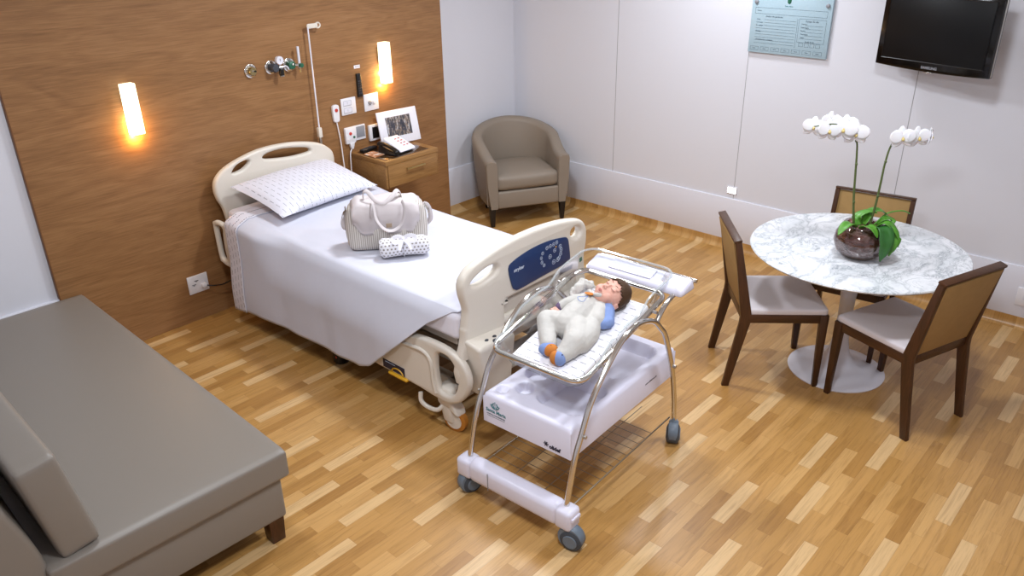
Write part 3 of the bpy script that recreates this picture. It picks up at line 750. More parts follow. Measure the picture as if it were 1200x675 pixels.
# chassis
mb = MB(); mb.box((BX, -1.2, .52), (.86, 2.0, .05), .01); mb.box((BX, -1.2, .33), (.62, 1.75, .12), .02); mb.box((BX, -.55, .43), (.2, .2, .2), .01); mb.box((BX, -1.85, .43), (.2, .2, .2), .01)
for x in (2.42, 3.13): mb.box((x, -1.2, .2), (.06, 2.0, .07), .01)
for y in (-.35, -2.1): mb.box((BX, y, .2), (.8, .07, .07), .01)
mb.box((BX, -2.22, .44), (.5, .06, .06), .01); mb.box((BX, -.11, .5), (.5, .08, .06), .01)
for x in (2.33, 3.225): mb.box((x, -1.75, .36), (.1, .5, .05), .01); mb.box((x + (.02 if x < 3 else -.02), -.40, .47), (.12, .3, .05), .01)
wp(mb.done('bed_chassis', M['cream_dark']))
def castor(x, y, kind=0):
    w = MB().lathe([(0, -.02), (.05, -.02), (.0655, -.014), (.0655, .014), (.05, .02), (0, .02)], 28, mtx=Matrix.Translation((x, y, .0655)) @ Matrix.Rotation(radians(12), 4, 'Z') @ Matrix.Rotation(pi / 2, 4, 'Y')).done('castor_wheel', M['orange_rubber'])
    wp(w)
    MB().lathe([(0, -.0225), (.045, -.0225), (.046, .0225), (0, .0225)], 24, mtx=Matrix.Translation((x, y, .0655)) @ Matrix.Rotation(radians(12), 4, 'Z') @ Matrix.Rotation(pi / 2, 4, 'Y')).done('wheel_disc', M['cream'], w)
    mb = MB()
    mb.hexa([(x - .034, y - .005, .05), (x + .034, y - .005, .05), (x + .034, y + .06, .05), (x - .034, y + .06, .05)], [(x - .036, y + .0, .2), (x + .036, y + .0, .2), (x + .036, y + .1, .2), (x - .036, y + .1, .2)], .012, 3)
    mb.box((x, y + .045, .2), (.085, .11, .12), .025, 3)
    mb.hexa([(x - .036, y - .05, .105), (x + .036, y - .05, .105), (x + .036, y + .04, .14), (x - .036, y + .04, .14)], [(x - .036, y - .03, .15), (x + .036, y - .03, .15), (x + .036, y + .04, .22), (x - .036, y + .04, .22)], .014, 3)
    wp(mb.done('castor_fork', M['cream']))
castor(2.322, -2.185); castor(3.22, -2.185); castor(2.36, -.33); castor(3.2, -.33)
wp(MB().tube([(2.27, -1.98, .17), (2.262, -1.99, .125), (2.27, -2.03, .10), (2.275, -2.10, .11), (2.3, -2.13, .15)], .012, 8, 5).done('brake_pedal', M['cream']))
mb = MB(); mb.lathe([(0, 0), (.044, 0), (.048, .01), (.048, .075), (.042, .09), (0, .09)], 24, c=(2.36, -1.16, 0)); mb.box((2.40, -1.16, .13), (.05, .05, .1), .008)
pd = wp(mb.done('floor_jack', M['black']))
MB().lathe([(0, 0), (.008, 0), (0, .002)], 12, mtx=Matrix.Translation((2.312, -1.175, .05)) @ Matrix.Rotation(-pi / 2, 4, 'Y')).done('orange_dot', M['red'], pd)

def mat_top(y):   # height of the mattress top along the bed
    return .692 + .05 * sstep(-1.0, -.2, y)
# mattress (fitted sheet) : rounded slab whose head end rises
me = soft_mesh((.925, 2.10, .15), .035, .004, 0, 22)
mm = bpy.data.meshes.new('m')
for v in me.vertices:
    y = v.co.y - 1.19; v.co.z += mat_top(y) - .075 - .004
    v.co.x += BX; v.co.y = y
wp(link('mattress', me, M['fitted'], None, ang=60))

# ------------------------------------------------------------------ bed sheet
bs = thing('bed_sheet', 'white sheet spread over the hospital bed, hanging low along its side', 'bed sheet', (BX, -1.2, .7))
def hem_z(y): return interp([(-2.26, .700), (-2.20, .69), (-2.06, .60), (-1.88, .43), (-1.62, .205), (-1.52, .165), (-1.2, .155), (-.8, .16), (-.5, .15), (-.2, .12)], y)
def out_x(y, d):   # how far the hanging side stands off, d = drop below the top
    h = sstep(-.85, -.55, y)
    k = lerp(sstep(.0, .30, d), sstep(-.02, .05, d), h)
    return 2.305 - lerp(.075, .082, h) * k - .02 * sstep(.25, .55, d) - .012 * sin(d * 9) * (1 - h)
def sheet_grid(y0, y1, ny, off, nx=34, nd=34, right_drop=.22):
    V = []; F = []; rows = []
    for j in range(ny + 1):
        y = lerp(y0, y1, j / ny); zt = mat_top(y) + .006 + off; row = []
        hz = hem_z(y) - off * .5
        L = zt - hz
        for i in range(nd + 1):         # hanging side, from hem up to the edge
            s = 1 - i / nd; d = s * L
            rp = sstep(0, .45, d) * (sin(y * 13 + 1.3 * sin(y * 5) - d * 5) * .0055 + sin(y * 31 + d * 4) * .0012)
            rp += .012 * sstep(.1, .4, d) * sin(y * 4.3 + .6)
            rp *= 1 - .75 * sstep(-.75, -.5, y)
            foot = sstep(-1.75, -2.15, y)
            x = out_x(y, d) - off + rp * (1 - .8 * foot)
            r = .05
            if d < r:
                a = (1 - d / r) * pi / 2
                x += r * (1 - cos(a)) * .0
            zz = zt - d
            # rounded shoulder
            k = max(0, 1 - d / .07); x += .03 * k * k
            zz -= 0
            row.append((x, y, zz))
        x_edge = row[-1][0]
        for i in range(1, nx + 1):
            t = i / nx; x = lerp(x_edge, 3.248, t)
            z = zt - .010 * max(0, 1 - (x - x_edge) / .06) ** 2 + .0025 * sin(x * 9 + y * 6) * sin(y * 4 - x * 3)
            z -= .01 * max(0, 1 - (3.248 - x) / .05) ** 2
            row.append((x, y, z))
        for i in range(1, 7):
            d = right_drop * i / 6; row.append((3.248 + .02 * sstep(0, .06, d), y, zt - .01 - d))
        rows.append(row)
    n = len(rows[0])
    for r in rows: V += r
    for j in range(ny):
        for i in range(n - 1): F.append((j * n + i, j * n + i + 1, (j + 1) * n + i + 1, (j + 1) * n + i))
    return V, F
def sheet(name, mat, y0, y1, ny, off, par, thick=.004):
    V, F = sheet_grid(y0, y1, ny, off)
    if y1 < -2.2:                       # tuck the foot end down behind the footboard
        n = len(V) // (ny + 1); base = V[-n:]
        # keep the hanging corner open, tuck only the top
    o = MB().raw([Vector(v) - Vector(bs.location) for v in V], F).done(name, mat, par, ang=80)
    sd = o.modifiers.new('thickness', 'SOLIDIFY'); sd.thickness = thick; sd.offset = 0
    return o
sheet('sheet_cloth', M['sheet'], -.282, -2.232, 110, 0, bs)
o = sheet('printed_turn_down', M['band'], -.277, -.415, 14, .006, bs)
o['label'] = 'folded-back hem printed with small grey dashes'

# ------------------------------------------------------------------ pillow
def pillow_mesh(w, d, h, n=30):
    V = []; F = []
    for sgn in (1, -1):
        for j in range(n + 1):
            for i in range(n + 1):
                u = -1 + 2 * i / n; v = -1 + 2 * j / n
                bx = 1 - .055 * (1 - v * v); by = 1 - .075 * (1 - u * u)
                z = h / 2 * ((1 - abs(u) ** 2.6) * (1 - abs(v) ** 2.4)) ** .55
                z *= 1 + .05 * sin(u * 7 + v * 3) * (1 - u * u)
                V.append((u * w / 2 * (1 - .05 * (1 - u * u) * 0) * lerp(bx, 1, abs(u) < .0), v * d / 2 * by, sgn * z * (1 if sgn > 0 else .7)))
    m = (n + 1) ** 2
    for j in range(n):
        for i in range(n):
            a = j * (n + 1) + i; F.append((a, a + 1, a + n + 2, a + n + 1)); F.append((m + a, m + a + n + 1, m + a + n + 2, m + a + 1))
    b = MB().raw(V, F); bmesh.ops.remove_doubles(b.bm, verts=b.bm.verts, dist=1e-5); return b
o = pillow_mesh(.80, .50, .17).done('pillow', M['pillow'], ang=80, loc=(2.775, -.375, .825), rot=(radians(12), radians(1), radians(6)))
tag(o, 'white pillow printed with small dashes, propped against the headboard', 'pillow')

# ------------------------------------------------------------------ changing bag and blanket roll on the bed
ZB = .706
bag = thing('changing_bag', 'off-white canvas baby changing bag with striped lower half, standing on the bed', 'bag', (2.665, -1.315, ZB), rotz=radians(-39))
W_, D_, H_ = .43, .19, .265
mb = MB()
me = soft_mesh((W_, D_, H_), .035, .012, .02, 14)
for v in me.vertices:
    k = (v.co.z + H_ / 2) / H_
    v.co.x *= 1.0 - .05 * k * k; v.co.y *= 1 - .30 * k; v.co.z += H_ / 2
    v.co.y += .006 * sin(v.co.x * 26) * k; v.co.z += .012 * sin(v.co.x * 14 + 1) * sstep(.6, 1, k)
link('striped_body', me, M['bag_stripe'], bag, ang=70)
# plain flap over the top and upper front
def flap_mesh():
    V = []; F = []; nu, nv = 26, 22
    for j in range(nv + 1):
        t = j / nv
        for i in range(nu + 1):
            u = -1 + 2 * i / nu
            if t < .4:   # over the top from back to front
                q = t / .4; y = lerp(.075, -.075, q); z = H_ + .010 + .012 * sin(pi * q) + .006 * sin(u * 6 + 1) - .035 * sstep(.72, 1, abs(u)) ** 2
            else:
                q = (t - .4) / .6
                drop = .175 * (1 - sstep(.72, 1.0, abs(u)) * .38)
                z = H_ + .008 - q * drop + (.006 * sin(u * 6 + 1) - .035 * sstep(.72, 1, abs(u)) ** 2) * (1 - q); kk = max(0, min(1, z / H_))
                y = -.078 - .034 * (1 - kk) - .024 * sin(pi * min(1, q + .1)) - .004 * sin(u * 9) * q
            V.append((u * (W_ * .435 if t > .42 else W_ * lerp(.455, .435, t / .42)), y, z))
    for j in range(nv):
        for i in range(nu):
            a = j * (nu + 1) + i; F.append((a, a + 1, a + nu + 2, a + nu + 1))
    return MB().raw(V, F)
f = flap_mesh().done('flap', M['bag'], bag, ang=80); sd = f.modifiers.new('t', 'SOLIDIFY'); sd.thickness = .009; sd.offset = 1
box('leather_label', (.015, -.1325, .158), (.032, .004, .024), M['leather'], f, .001)
def strap(pts, w=.016, t=.0035, n=8):
    """flat webbing: sweep a thin rectangle; widest across local x"""
    return MB().tube(pts, 1, 8, n, flat=(t, w))
mb = MB().tube([(-.085, -.112, .2), (-.08, -.118, .255), (-.07, -.115, .29), (-.06, -.12, .27), (-.05, -.14, .20), (-.01, -.150, .145), (.04, -.150, .135), (.085, -.145, .17), (.105, -.13, .24), (.1, -.11, .275), (.095, -.09, .28)], .0125, 8, 6, flat=(1.0, .3))
mb.done('carry_handle', M['bag'], bag)
mb = MB().tube([(-.115, -.03, .285), (-.112, -.035, .325), (-.09, -.05, .335), (-.05, -.075, .29), (-.005, -.085, .275), (.04, -.07, .30), (.07, -.04, .325), (.085, -.02, .315), (.095, -.01, .28)], .0125, 8, 6, flat=(1.0, .3))
mb.done('carry_handle', M['bag'], bag)
for sx in (-1, 1):
    mb = MB(); mb.tube([(sx * .205, 0, .215), (sx * .228, -.005, .225), (sx * .245, -.01, .20), (sx * .25, -.01, .14), (sx * .225, -.005, .11)] if sx > 0 else [(-.205, 0, .20), (-.225, -.005, .19), (-.24, -.01, .15), (-.235, -.01, .12), (-.21, -.005, .11)], .014, 8, 5, flat=(.35, 1)); 
    mb.done('side_strap', M['bag'], bag)
    mb = MB(); mb.tube([(sx * .222, .006 + .016 * cos(a), .222 + .013 * sin(a)) for a in [2 * pi * k / 14 for k in range(14)]], .0035, 6, closed=True)
    mb.tube([(sx * .225, -.01, .215), (sx * .235, -.022, .2), (sx * .24, -.02, .18)], .006, 6, 3)
    mb.done('buckle', M['chrome'], bag)
t = thing('muslin_roll', 'rolled white muslin blanket with grey dots tied with a satin bow', 'blanket', (2.615, -1.515, ZB + .001), rotz=radians(-34))
b = MB(); n = 30; V = []; F = []; NX = 30
for i in range(NX + 1):
    x = lerp(-.135, .135, i / NX); pin = 1 - .10 * math.exp(-((x + .005) / .03) ** 2); e = 1 - .22 * sstep(.112, .135, abs(x))
    for k in range(n):
        a = 2 * pi * k / n; rr = .054 * pin * e * (1 + .03 * sin(x * 60 + a * 2) + .03 * cos(3 * a))
        V.append((x, rr * 1.12 * cos(a), rr * .98 * sin(a)))
for i in range(NX):
    for k in range(n): k2 = (k + 1) % n; F.append((i * n + k, (i + 1) * n + k, (i + 1) * n + k2, i * n + k2))
F.append(tuple(range(n))); F.append(tuple(NX * n + k for k in range(n - 1, -1, -1)))
b.raw(V, F).done('rolled_cloth', M['dots'], t, loc=(0, 0, .0525))
mb = MB(); mb.tube([(-.005, .056 * cos(a), .0525 + .0525 * sin(a)) for a in [2 * pi * k / 28 for k in range(28)]], .014, 6, closed=True, flat=(1.0, .12)); mb.done('ribbon_band', M['ribbon'], t)
mb = MB()
for s in (-1, 1):
    mb.tube([(-.005, -.02, .105), (s * .028, -.035, .125), (s * .062, -.042, .118), (s * .055, -.050, .095), (s * .02, -.034, .096), (-.005, -.022, .102)], .012, 6, 5, flat=(.22, 1))
    mb.tube([(-.005, -.026, .102), (s * .02, -.05, .085), (s * .034, -.066, .055)], .010, 6, 4, flat=(1, .2))
mb.ball((-.005, -.024, .106), (.011, .010, .010), 12); mb.done('bow', M['ribbon'], t)

# ------------------------------------------------------------------ newborn cot on castors
TH = radians(2.86); TI = math.atan(.21)
CO = Vector((2.07, -3.11, 0))
crib = thing('hospital_crib', 'clear acrylic newborn cot on chrome frame with white tray and four castors', 'crib', CO, TH)
def pl(a, v, c):      # point on the tilted basin plane, in cot coordinates
    return Vector((.13 + a * cos(TI) - c * sin(TI), v, .67 + a * sin(TI) + c * cos(TI)))
arch = [(-.015, .15), (.045, .39), (.09, .492), (.147, .607), (.235, .706), (.356, .80), (.45, .832), (.54, .828), (.635, .79), (.70, .73), (.755, .66), (.84, .458), (.885, .289), (.912, .115)]
for v in (-.005, .535):
    MB().tube([(u, v, z) for u, z in arch], .0125, 12, 6).done('side_tube', M['chrome'], crib)
    ve = v if v < .2 else .44
    MB().tube([(.66, v, .775), (.70, v, .815), (.755, lerp(v, ve, .5), .845), (.82, ve, .858), (.90, ve, .862)], .0115, 12, 6).done('handle_tube', M['chrome'], crib)
    for (u, z) in ((.092, .49), (.835, .47)):
        MB().lathe([(0, 0), (.008, 0), (.008, .016), (.004, .02), (0, .02)], 12, mtx=Matrix.Translation((u, v + (-.024 if v < .2 else .004), z)) @ Matrix.Rotation(-pi / 2, 4, 'X')).done('frame_bolt', M['steel'], crib)
fr = [pl(a, v, .04) for a, v in rrect(.345, .265, .69, .475, .055, 5)]
MB().tube(fr, .0125, 12, closed=True).done('basin_frame', M['chrome'], crib)
mb = MB()
for a in (.14, .55):
    for v in (.02, .51): mb.tube([pl(a, v, .04), (pl(a, v, .04).x, -.005 if v < .2 else .535, interp([(u, z) for u, z in arch[:9]], pl(a, v, .04).x) if a < .3 else pl(a, v, .04).z)], .008, 8)
mb.done('frame_bracket', M['chrome'], crib)
# moulded tray under the basin
def tray_mesh():
    nu, nv = 90, 56; u0, u1, v0, v1 = .075, .945, .035, .515; zt, zb = .505, .355
    V = []; F = []
    def sdr(u, v, cu, cv, w, h, r):
        qx = abs(u - cu) - w / 2 + r; qy = abs(v - cv) - h / 2 + r
        return sqrt(max(qx, 0) ** 2 + max(qy, 0) ** 2) + min(max(qx, qy), 0) - r
    for j in range(nv + 1):
        for i in range(nu + 1):
            s = i / nu; t = j / nv
            u = lerp(u0, u1, .5 - .5 * cos(pi * s) if False else s); v = lerp(v0, v1, t)
            z = zt
            dep = 0
            for (cu, cv, w, h, r, dp) in ((.30, .19, .26, .24, .05, .05), (.70, .26, .36, .36, .07, .06), (.215, .385, .09, .09, .045, .035), (.145, .46, .055, .055, .027, .025), (.35, .42, .11, .12, .05, .04)):
                d = sdr(u, v, cu, cv, w, h, r); dep = max(dep, dp * sstep(.0, .022, -d + .004))
            z -= dep
            e = min(u - u0, u1 - u, v - v0, v1 - v); 
            if e < .02: z -= .02 - sqrt(max(0, .02 ** 2 - (.02 - e) ** 2))
            V.append((u, v, z))
    for j in range(nv):
        for i in range(nu):
            a = j * (nu + 1) + i; F.append((a, a + 1, a + nu + 2, a + nu + 1))
    ring = [i for i in range(nu + 1)] + [j * (nu + 1) + nu for j in range(1, nv + 1)] + [nv * (nu + 1) + i for i in range(nu - 1, -1, -1)] + [j * (nu + 1) for j in range(nv - 1, 0, -1)]
    k0 = len(V)
    for q in ring: V.append((V[q][0] + (V[q][0] - .51) * .0, V[q][1], zb))
    m = len(ring)
    for i in range(m):
        j = (i + 1) % m; F.append((ring[i], k0 + i, k0 + j, ring[j]))
    F.append(tuple(k0 + i for i in range(m)))
    b = MB().raw(V, F); bmesh.ops.recalc_face_normals(b.bm, faces=b.bm.faces); return b
tray = tray_mesh().done('tray', M['white_pl'], crib, ang=45)
FX = ((0, -1, 0), (0, 0, 1), (-1, 0, 0))      # writing on the foot face, read from the foot end
lg = MB()
ux = .0745
def pt(v, z): return (ux - .0003, v, z)
for k, (dv, hh) in enumerate(((0, .034), (.011, .027), (-.011, .027), (.02, .018), (-.02, .018))):
    lg.tube([pt(.445 + dv * .3, .443), pt(.445 + dv * 1.05, .443 + hh * .5), pt(.445 + dv * .8, .443 + hh)], .0034, 6, 5, taper=(.5, 1), flat=(.25, 1))
lg.tube([pt(.445 + .026 * cos(a), .463 + .024 * sin(a)) for a in [pi * (1.05 + .9 * k / 10) for k in range(11)]], .0022, 6, flat=(.3, 1))
lg.done('emblem', M['ink_teal'], tray)
text('maker_lettering', 'Santa Maria', .0245, M['ink_teal'], tray, (ux - .0005, .442, .424), FX, bold=.0004)
text('small_lettering', 'HOSPITAL E MATERNIDADE', .0085, M['ink'], tray, (ux - .0005, .442, .404), FX)
MB().box((ux, .442, .3935), (.0008, .1, .0012), 0).done('rule_line', M['ink'], tray)
text('maker_mark', 'olidef', .026, M['ink_dark'], tray, (ux - .0005, .117, .378), FX, bold=.0012)
mk = MB()
for k in range(3): mk.tube([pt(.163 + .013 * cos(a), .384 + .013 * sin(a)) for a in (k * pi / 3, k * pi / 3 + pi)], .003, 6, flat=(.25, 1))
mk.done('maker_star', M['ink_dark'], tray)
text('side_lettering', 'www.olidef.com.br', .0135, M['ink_dark'], tray, (.72, .0345, .43), ((1, 0, 0), (0, 0, 1), (0, -1, 0)))
# foot and head bumper bars
def bumper(u, w, name):
    mb = MB(); mb.box((u, .265, .145), (w, .50, .105), .028, 4); bm_ = mb.done(name, M['white_pl'], crib)
    for v in (-.012, .542):
        MB().box((u, v, .145), (w * 1.02, .085, .10), .02, 3).done('end_cap', M['white_pl'], bm_)
    MB().box((u - w / 2 - .0008, .39, .145), (.002, .004, .09), 0).done('seam', M['grey'], bm_)
    mb = MB(); mb.box((u, -.055, .155), (w * .7, .012, .02), .003); mb.done('catch', M['white_pl'], bm_)
bumper(-.01, .085, 'foot_bumper')
# wire shelf
mb = MB(); z = .125
mb.tube([(.03, .02, z), (.91, .02, z)], .004, 8); mb.tube([(.03, .515, z), (.91, .515, z)], .004, 8)
for k in range(13): mb.tube([(.075 + k * .055, .02, z), (.075 + k * .055, .515, z)], .0018, 6)
for v in (.18, .35): mb.tube([(.03, v, z - .003), (.91, v, z - .003)], .0022, 6)
mb.done('wire_shelf', M['wire'], crib)
def cot_castor(u, v, rot, top):
    mt = Matrix.Translation((u, v, 0)) @ Matrix.Rotation(rot, 4, 'Z')
    def ly(y): return mt @ Matrix.Translation((-.018, y, .05)) @ Matrix.Rotation(pi / 2, 4, 'X')
    mb = MB(); mb.lathe([(0, -.031), (.038, -.031), (.049, -.024), (.05, 0), (.049, .024), (.038, .031), (0, .031)], 26, mtx=ly(0)); w = mb.done('castor_wheel', M['castor_dark'], crib)
    for sg in (-1, 1): MB().lathe([(0, -.003), (.03, -.003), (.033, 0), (.03, .004), (0, .004)], 22, mtx=ly(sg * .0315)).done('wheel_cap', M['castor'], w)
    mb = MB(); mb.lathe([(0, -.024), (.052, -.024), (.057, -.016), (.057, .016), (.052, .024), (0, .024)], 26, mtx=mt @ Matrix.Translation((-.012, 0, .058)) @ Matrix.Rotation(pi / 2, 4, 'X'))
    mb.lathe([(0, .1), (.018, .1), (.018, .118), (.010, .12), (.010, top), (0, top)], 14, mtx=mt); mb.done('castor_hood', M['castor'], crib)
cot_castor(-.02, .545, radians(160), .12); cot_castor(-.02, -.03, radians(100), .12); cot_castor(.912, -.005, radians(26), .125); cot_castor(.912, .535, radians(-60), .125)
# acrylic basin
RIM = [(-.02, .052), (.08, .054), (.14, .06), (.18, .078), (.24, .104), (.36, .10), (.44, .088), (.48, .10), (.53, .122), (.6, .124), (.70, .118), (.80, .108)]
def basin_rings():
    rings = []
    n = 8
    def loop(a0, a1, v0, v1, r, cf):
        pts = rrect((a0 + a1) / 2, (v0 + v1) / 2, a1 - a0, v1 - v0, r, n)
        out = []
        for i in range(len(pts)):      # resample edges so that rim height can vary along them
            p, q = pts[i], pts[(i + 1) % len(pts)]
            m = 24 if math.dist(p, q) > .1 else 1
            for k in range(m): out.append((lerp(p[0], q[0], k / m), lerp(p[1], q[1], k / m)))
        return [pl(a, v, cf(a)) for a, v in out]
    rings.append(loop(.05, .64, .09, .44, .05, lambda a: -.045))
    rings.append(loop(.035, .655, .075, .455, .06, lambda a: -.042))
    rings.append(loop(.024, .668, .062, .468, .065, lambda a: -.028))
    rings.append(loop(.012, .685, .045, .485, .065, lambda a: .035))
    rings.append(loop(.0, .735, .032, .498, .07, lambda a: lerp(.035, interp(RIM, a), .55)))
    rings.append(loop(-.006, .785, .022, .508, .075, lambda a: interp(RIM, a)))
    return rings
R = basin_rings(); n = len(R[0]); V = [p for r in R for p in r]; F = []
for k in range(len(R) - 1):
    for i in range(n): j = (i + 1) % n; F.append((k * n + i, k * n + j, (k + 1) * n + j, (k + 1) * n + i))
F.append(tuple(range(n - 1, -1, -1)))
bs_ = MB().raw(V, F).done('acrylic_basin', M['acrylic'], crib, ang=70)
MB().tube(R[-1], .0055, 8, closed=True).done('rim_bead', M['acrylic_edge'], bs_)
MB().box((0, 0, 0), (.05, .002, .035), 0).done('printed_leaf', M['green'], bs_, loc=pl(.70, .502, .085), rot=(0, -TI, 0))
bpy.data.objects['printed_leaf'].scale = (.4, 1, .6)
# white housing across the head end
mb = MB(); mb.hexa([(.79, -.052, .85), (.925, -.052, .85), (.925, .475, .85), (.79, .475, .85)], [(.80, -.048, .888), (.90, -.048, .915), (.90, .47, .915), (.80, .47, .888)], .018, 4)
hh = mb.done('head_housing', M['white_pl'], crib)
MB().box((.845, .24, .9035), (.07, .23, .004), .0015, mtx=Matrix.Translation((.845, .26, .9035)) @ Matrix.Rotation(-.26, 4, 'Y') @ Matrix.Translation((-.845, -.26, -.9035))).done('housing_lid', M['white_pl'], hh)
MB().tube([(.905, -.03, .865), (.945, -.02, .873), (.955, .0, .876), (.955, .44, .876), (.945, .46, .873), (.905, .465, .865)], .0095, 10, 3).done('push_bar', M['chrome'], crib)

# pad inside the basin
pad_rot = Matrix.Rotation(TH, 4, 'Z') @ Matrix.Rotation(-TI, 4, 'Y')
pad_loc = Matrix.Translation(CO) @ Matrix.Rotation(TH, 4, 'Z') @ pl(.343, .265, -.022)
M['pad'] = dash_mat('printed_cot_sheet', 'eceaf0', '4a4c60', 1, 0, .05, .042, .05)
o = soft('cot_mattress', pad_loc, (.59, .35, .034), M['pad'], None, .014, .002, 0, 12, rot=pad_rot.to_euler())
tag(o, 'thin cot mattress in white dash-printed sheet, under the baby', 'mattress')

# ------------------------------------------------------------------ the newborn
baby = thing('person', 'sleeping baby in pale grey romper with orange and blue feet, lying in the cot', 'baby', Matrix.Translation(CO) @ Matrix.Rotation(TH, 4, 'Z') @ pl(0, 0, -.003), rot=pad_rot.to_euler())
def chain(mb, pts, step=.006):
    """overlapping balls along a path of (point, radius): fused later by a voxel remesh"""
    for (p, r), (q, s) in zip(pts, pts[1:]):
        p, q = Vector(p), Vector(q); m = max(2, int((q - p).length / step))
        for k in range(m + 1):
            t = k / m; rr = lerp(r, s, t); mb.ball(p.lerp(q, t), (rr, rr, rr), 12)
def fuse(o, vox, smooth=3, disp=0, dsize=.03):
    m = o.modifiers.new('fuse', 'REMESH'); m.mode = 'VOXEL'; m.voxel_size = vox; m.use_smooth_shade = True
    s = o.modifiers.new('smooth', 'SMOOTH'); s.iterations = smooth; s.factor = .5
    if disp:
        tx = bpy.data.textures.get('folds_%d' % int(dsize * 1000)) or bpy.data.textures.new('folds_%d' % int(dsize * 1000), 'CLOUDS')
        tx.noise_scale = dsize; tx.noise_depth = 2
        d = o.modifiers.new('folds', 'DISPLACE'); d.texture = tx; d.strength = disp; d.texture_coords = 'LOCAL'; d.mid_level = .5
    return o
hc = Vector((.541, .232, .064))
hv = Vector((.80, -.52, .10)).normalized(); fv = Vector((-.16, -.10, .97)); fv = (fv - hv * fv.dot(hv)).normalized(); lv = fv.cross(hv)
HM = Matrix(((hv.x, lv.x, fv.x, hc.x), (hv.y, lv.y, fv.y, hc.y), (hv.z, lv.z, fv.z, hc.z), (0, 0, 0, 1)))
HR = HM.to_3x3().to_4x4(); HM = HM @ Matrix.Scale(1.13, 4); HS = 1.13
def hp(h, l, f): return HM @ Vector((h, l, f))
mb = MB()
def hball(c, d): mb.ball(hp(*c), tuple(q * HS for q in d), 20, mtx=HR)
hball((.014, 0, -.002), (.069, .058, .056)); hball((-.018, 0, .012), (.050, .049, .046)); hball((-.052, 0, .026), (.019, .022, .017))
for s in (-1, 1):
    hball((-.026, s * .025, .030), (.024, .022, .022)); hball((.010, s * .021, .0475), (.009, .0135, .007)); hball((-.004, s * .058, -.008), (.018, .006, .012)); hball((-.008, s * .061, -.010), (.012, .005, .008))
    hball((.024, s * .022, .046), (.008, .018, .008)); hball((-.017, s * .007, .0615), (.005, .005, .005))
hball((-.013, 0, .063), (.009, .0075, .0085)); hball((0, 0, .055), (.016, .006, .008)); hball((-.036, 0, .054), (.0055, .013, .006)); hball((-.043, 0, .05), (.006, .011, .006))
chain(mb, [(hp(-.035, 0, -.012), .028), ((.49, .272, .045), .028), ((.455, .285, .045), .043), ((.42, .288, .05), .05), ((.35, .29, .053), .054), ((.285, .285, .048), .05)])
chain(mb, [((.485, .325, .046), .026), ((.478, .365, .045), .022), ((.43, .408, .040), .019), ((.400, .415, .036), .0145), ((.388, .417, .034), .0125)])
chain(mb, [((.465, .24, .044), .026), ((.45, .205, .04), .022), ((.395, .16, .032), .019), ((.36, .19, .04), .0145), ((.345, .20, .045), .0125)])
for sg, kn, ak, ft in ((1, (.262, .395, .062), (.155, .305, .036), (.128, .285, .036)), (-1, (.195, .178, .060), (.128, .205, .036), (.102, .203, .036))):
    chain(mb, [((.285, .287 + sg * .035, .046), .042), (kn, .034), (ak, .02), (ft, .02)])
# hands: palm, four curled fingers, thumb from the side
def hand(base, fwd, side, up):
    base, fwd, side, up = [Vector(v) for v in (base, fwd, side, up)]
    fwd.normalize(); side = (side - fwd * side.dot(fwd)).normalized(); up = fwd.cross(side) if fwd.cross(side).dot(up) > 0 else -fwd.cross(side)
    P = lambda a, b, c: base + fwd * a + side * b + up * c
    chain(mb, [(P(0, 0, 0), .011), (P(.012, .004, 0), .0115)]); chain(mb, [(P(.012, -.006, 0), .0105), (P(.02, -.006, 0), .010)]); chain(mb, [(P(.014, .007, 0), .0105), (P(.02, .007, 0), .0095)])
    for k, (b, L) in enumerate(((-.0135, .82), (-.0045, 1.0), (.0045, .95), (.0135, .75))):
        chain(mb, [(P(.02, b, .002), .0046), (P(.02 + .012 * L, b * 1.12, .006), .0043), (P(.02 + .019 * L, b * 1.15, -.001), .0041), (P(.02 + .017 * L, b * 1.1, -.009), .0038)], .003)
    chain(mb, [(P(.006, -.011, 0), .0055), (P(.014, -.019, -.001), .0048), (P(.023, -.019, -.005), .0042)], .003)
hand((.383, .418, .034), (-1, .12, -.05), (0, 1, .25), (0, -.1, 1))
hand((.34, .204, .046), (-.9, .45, .0), (.4, .9, 0), (0, 0, 1))
fuse(mb.done('body', M['skin'], baby), .0024, 4)
# face details
mb = MB()
mb.tube([hp(-.0375, l, .0605 - 3.5 * l * l * 8) for l in (-.012, -.006, 0, .006, .012)], .0016, 6, 4)
lp = mb.done('mouth', M['lip'], baby)
mb = MB(); mb.ball(hp(-.0345, 0, .0585), (.0034, .0105, .003), 12, mtx=HR); mb.ball(hp(-.041, 0, .056), (.0038, .0085, .003), 12, mtx=HR); mb.done('lips', M['lip'], lp)
for s in (-1, 1):
    mb = MB(); mb.tube([hp(.0075 - .004 * cos((t) * pi * .5), s * .021 + .0125 * t, .0545 - .006 * t * t) for t in (-1, -.5, 0, .5, 1)], .0011, 6, 3); mb.done('closed_eyelid', M['lash'], baby)
    mb = MB(); mb.tube([hp(.0245 + .003 * (1 - t * t), s * .022 + .014 * t, .0545 - .007 * (t * s if t * s > 0 else -t * s * .4)) for t in (-1, -.4, .2, .7, 1)], .0013, 6, 3); mb.done('eyebrow', M['hair'], baby)
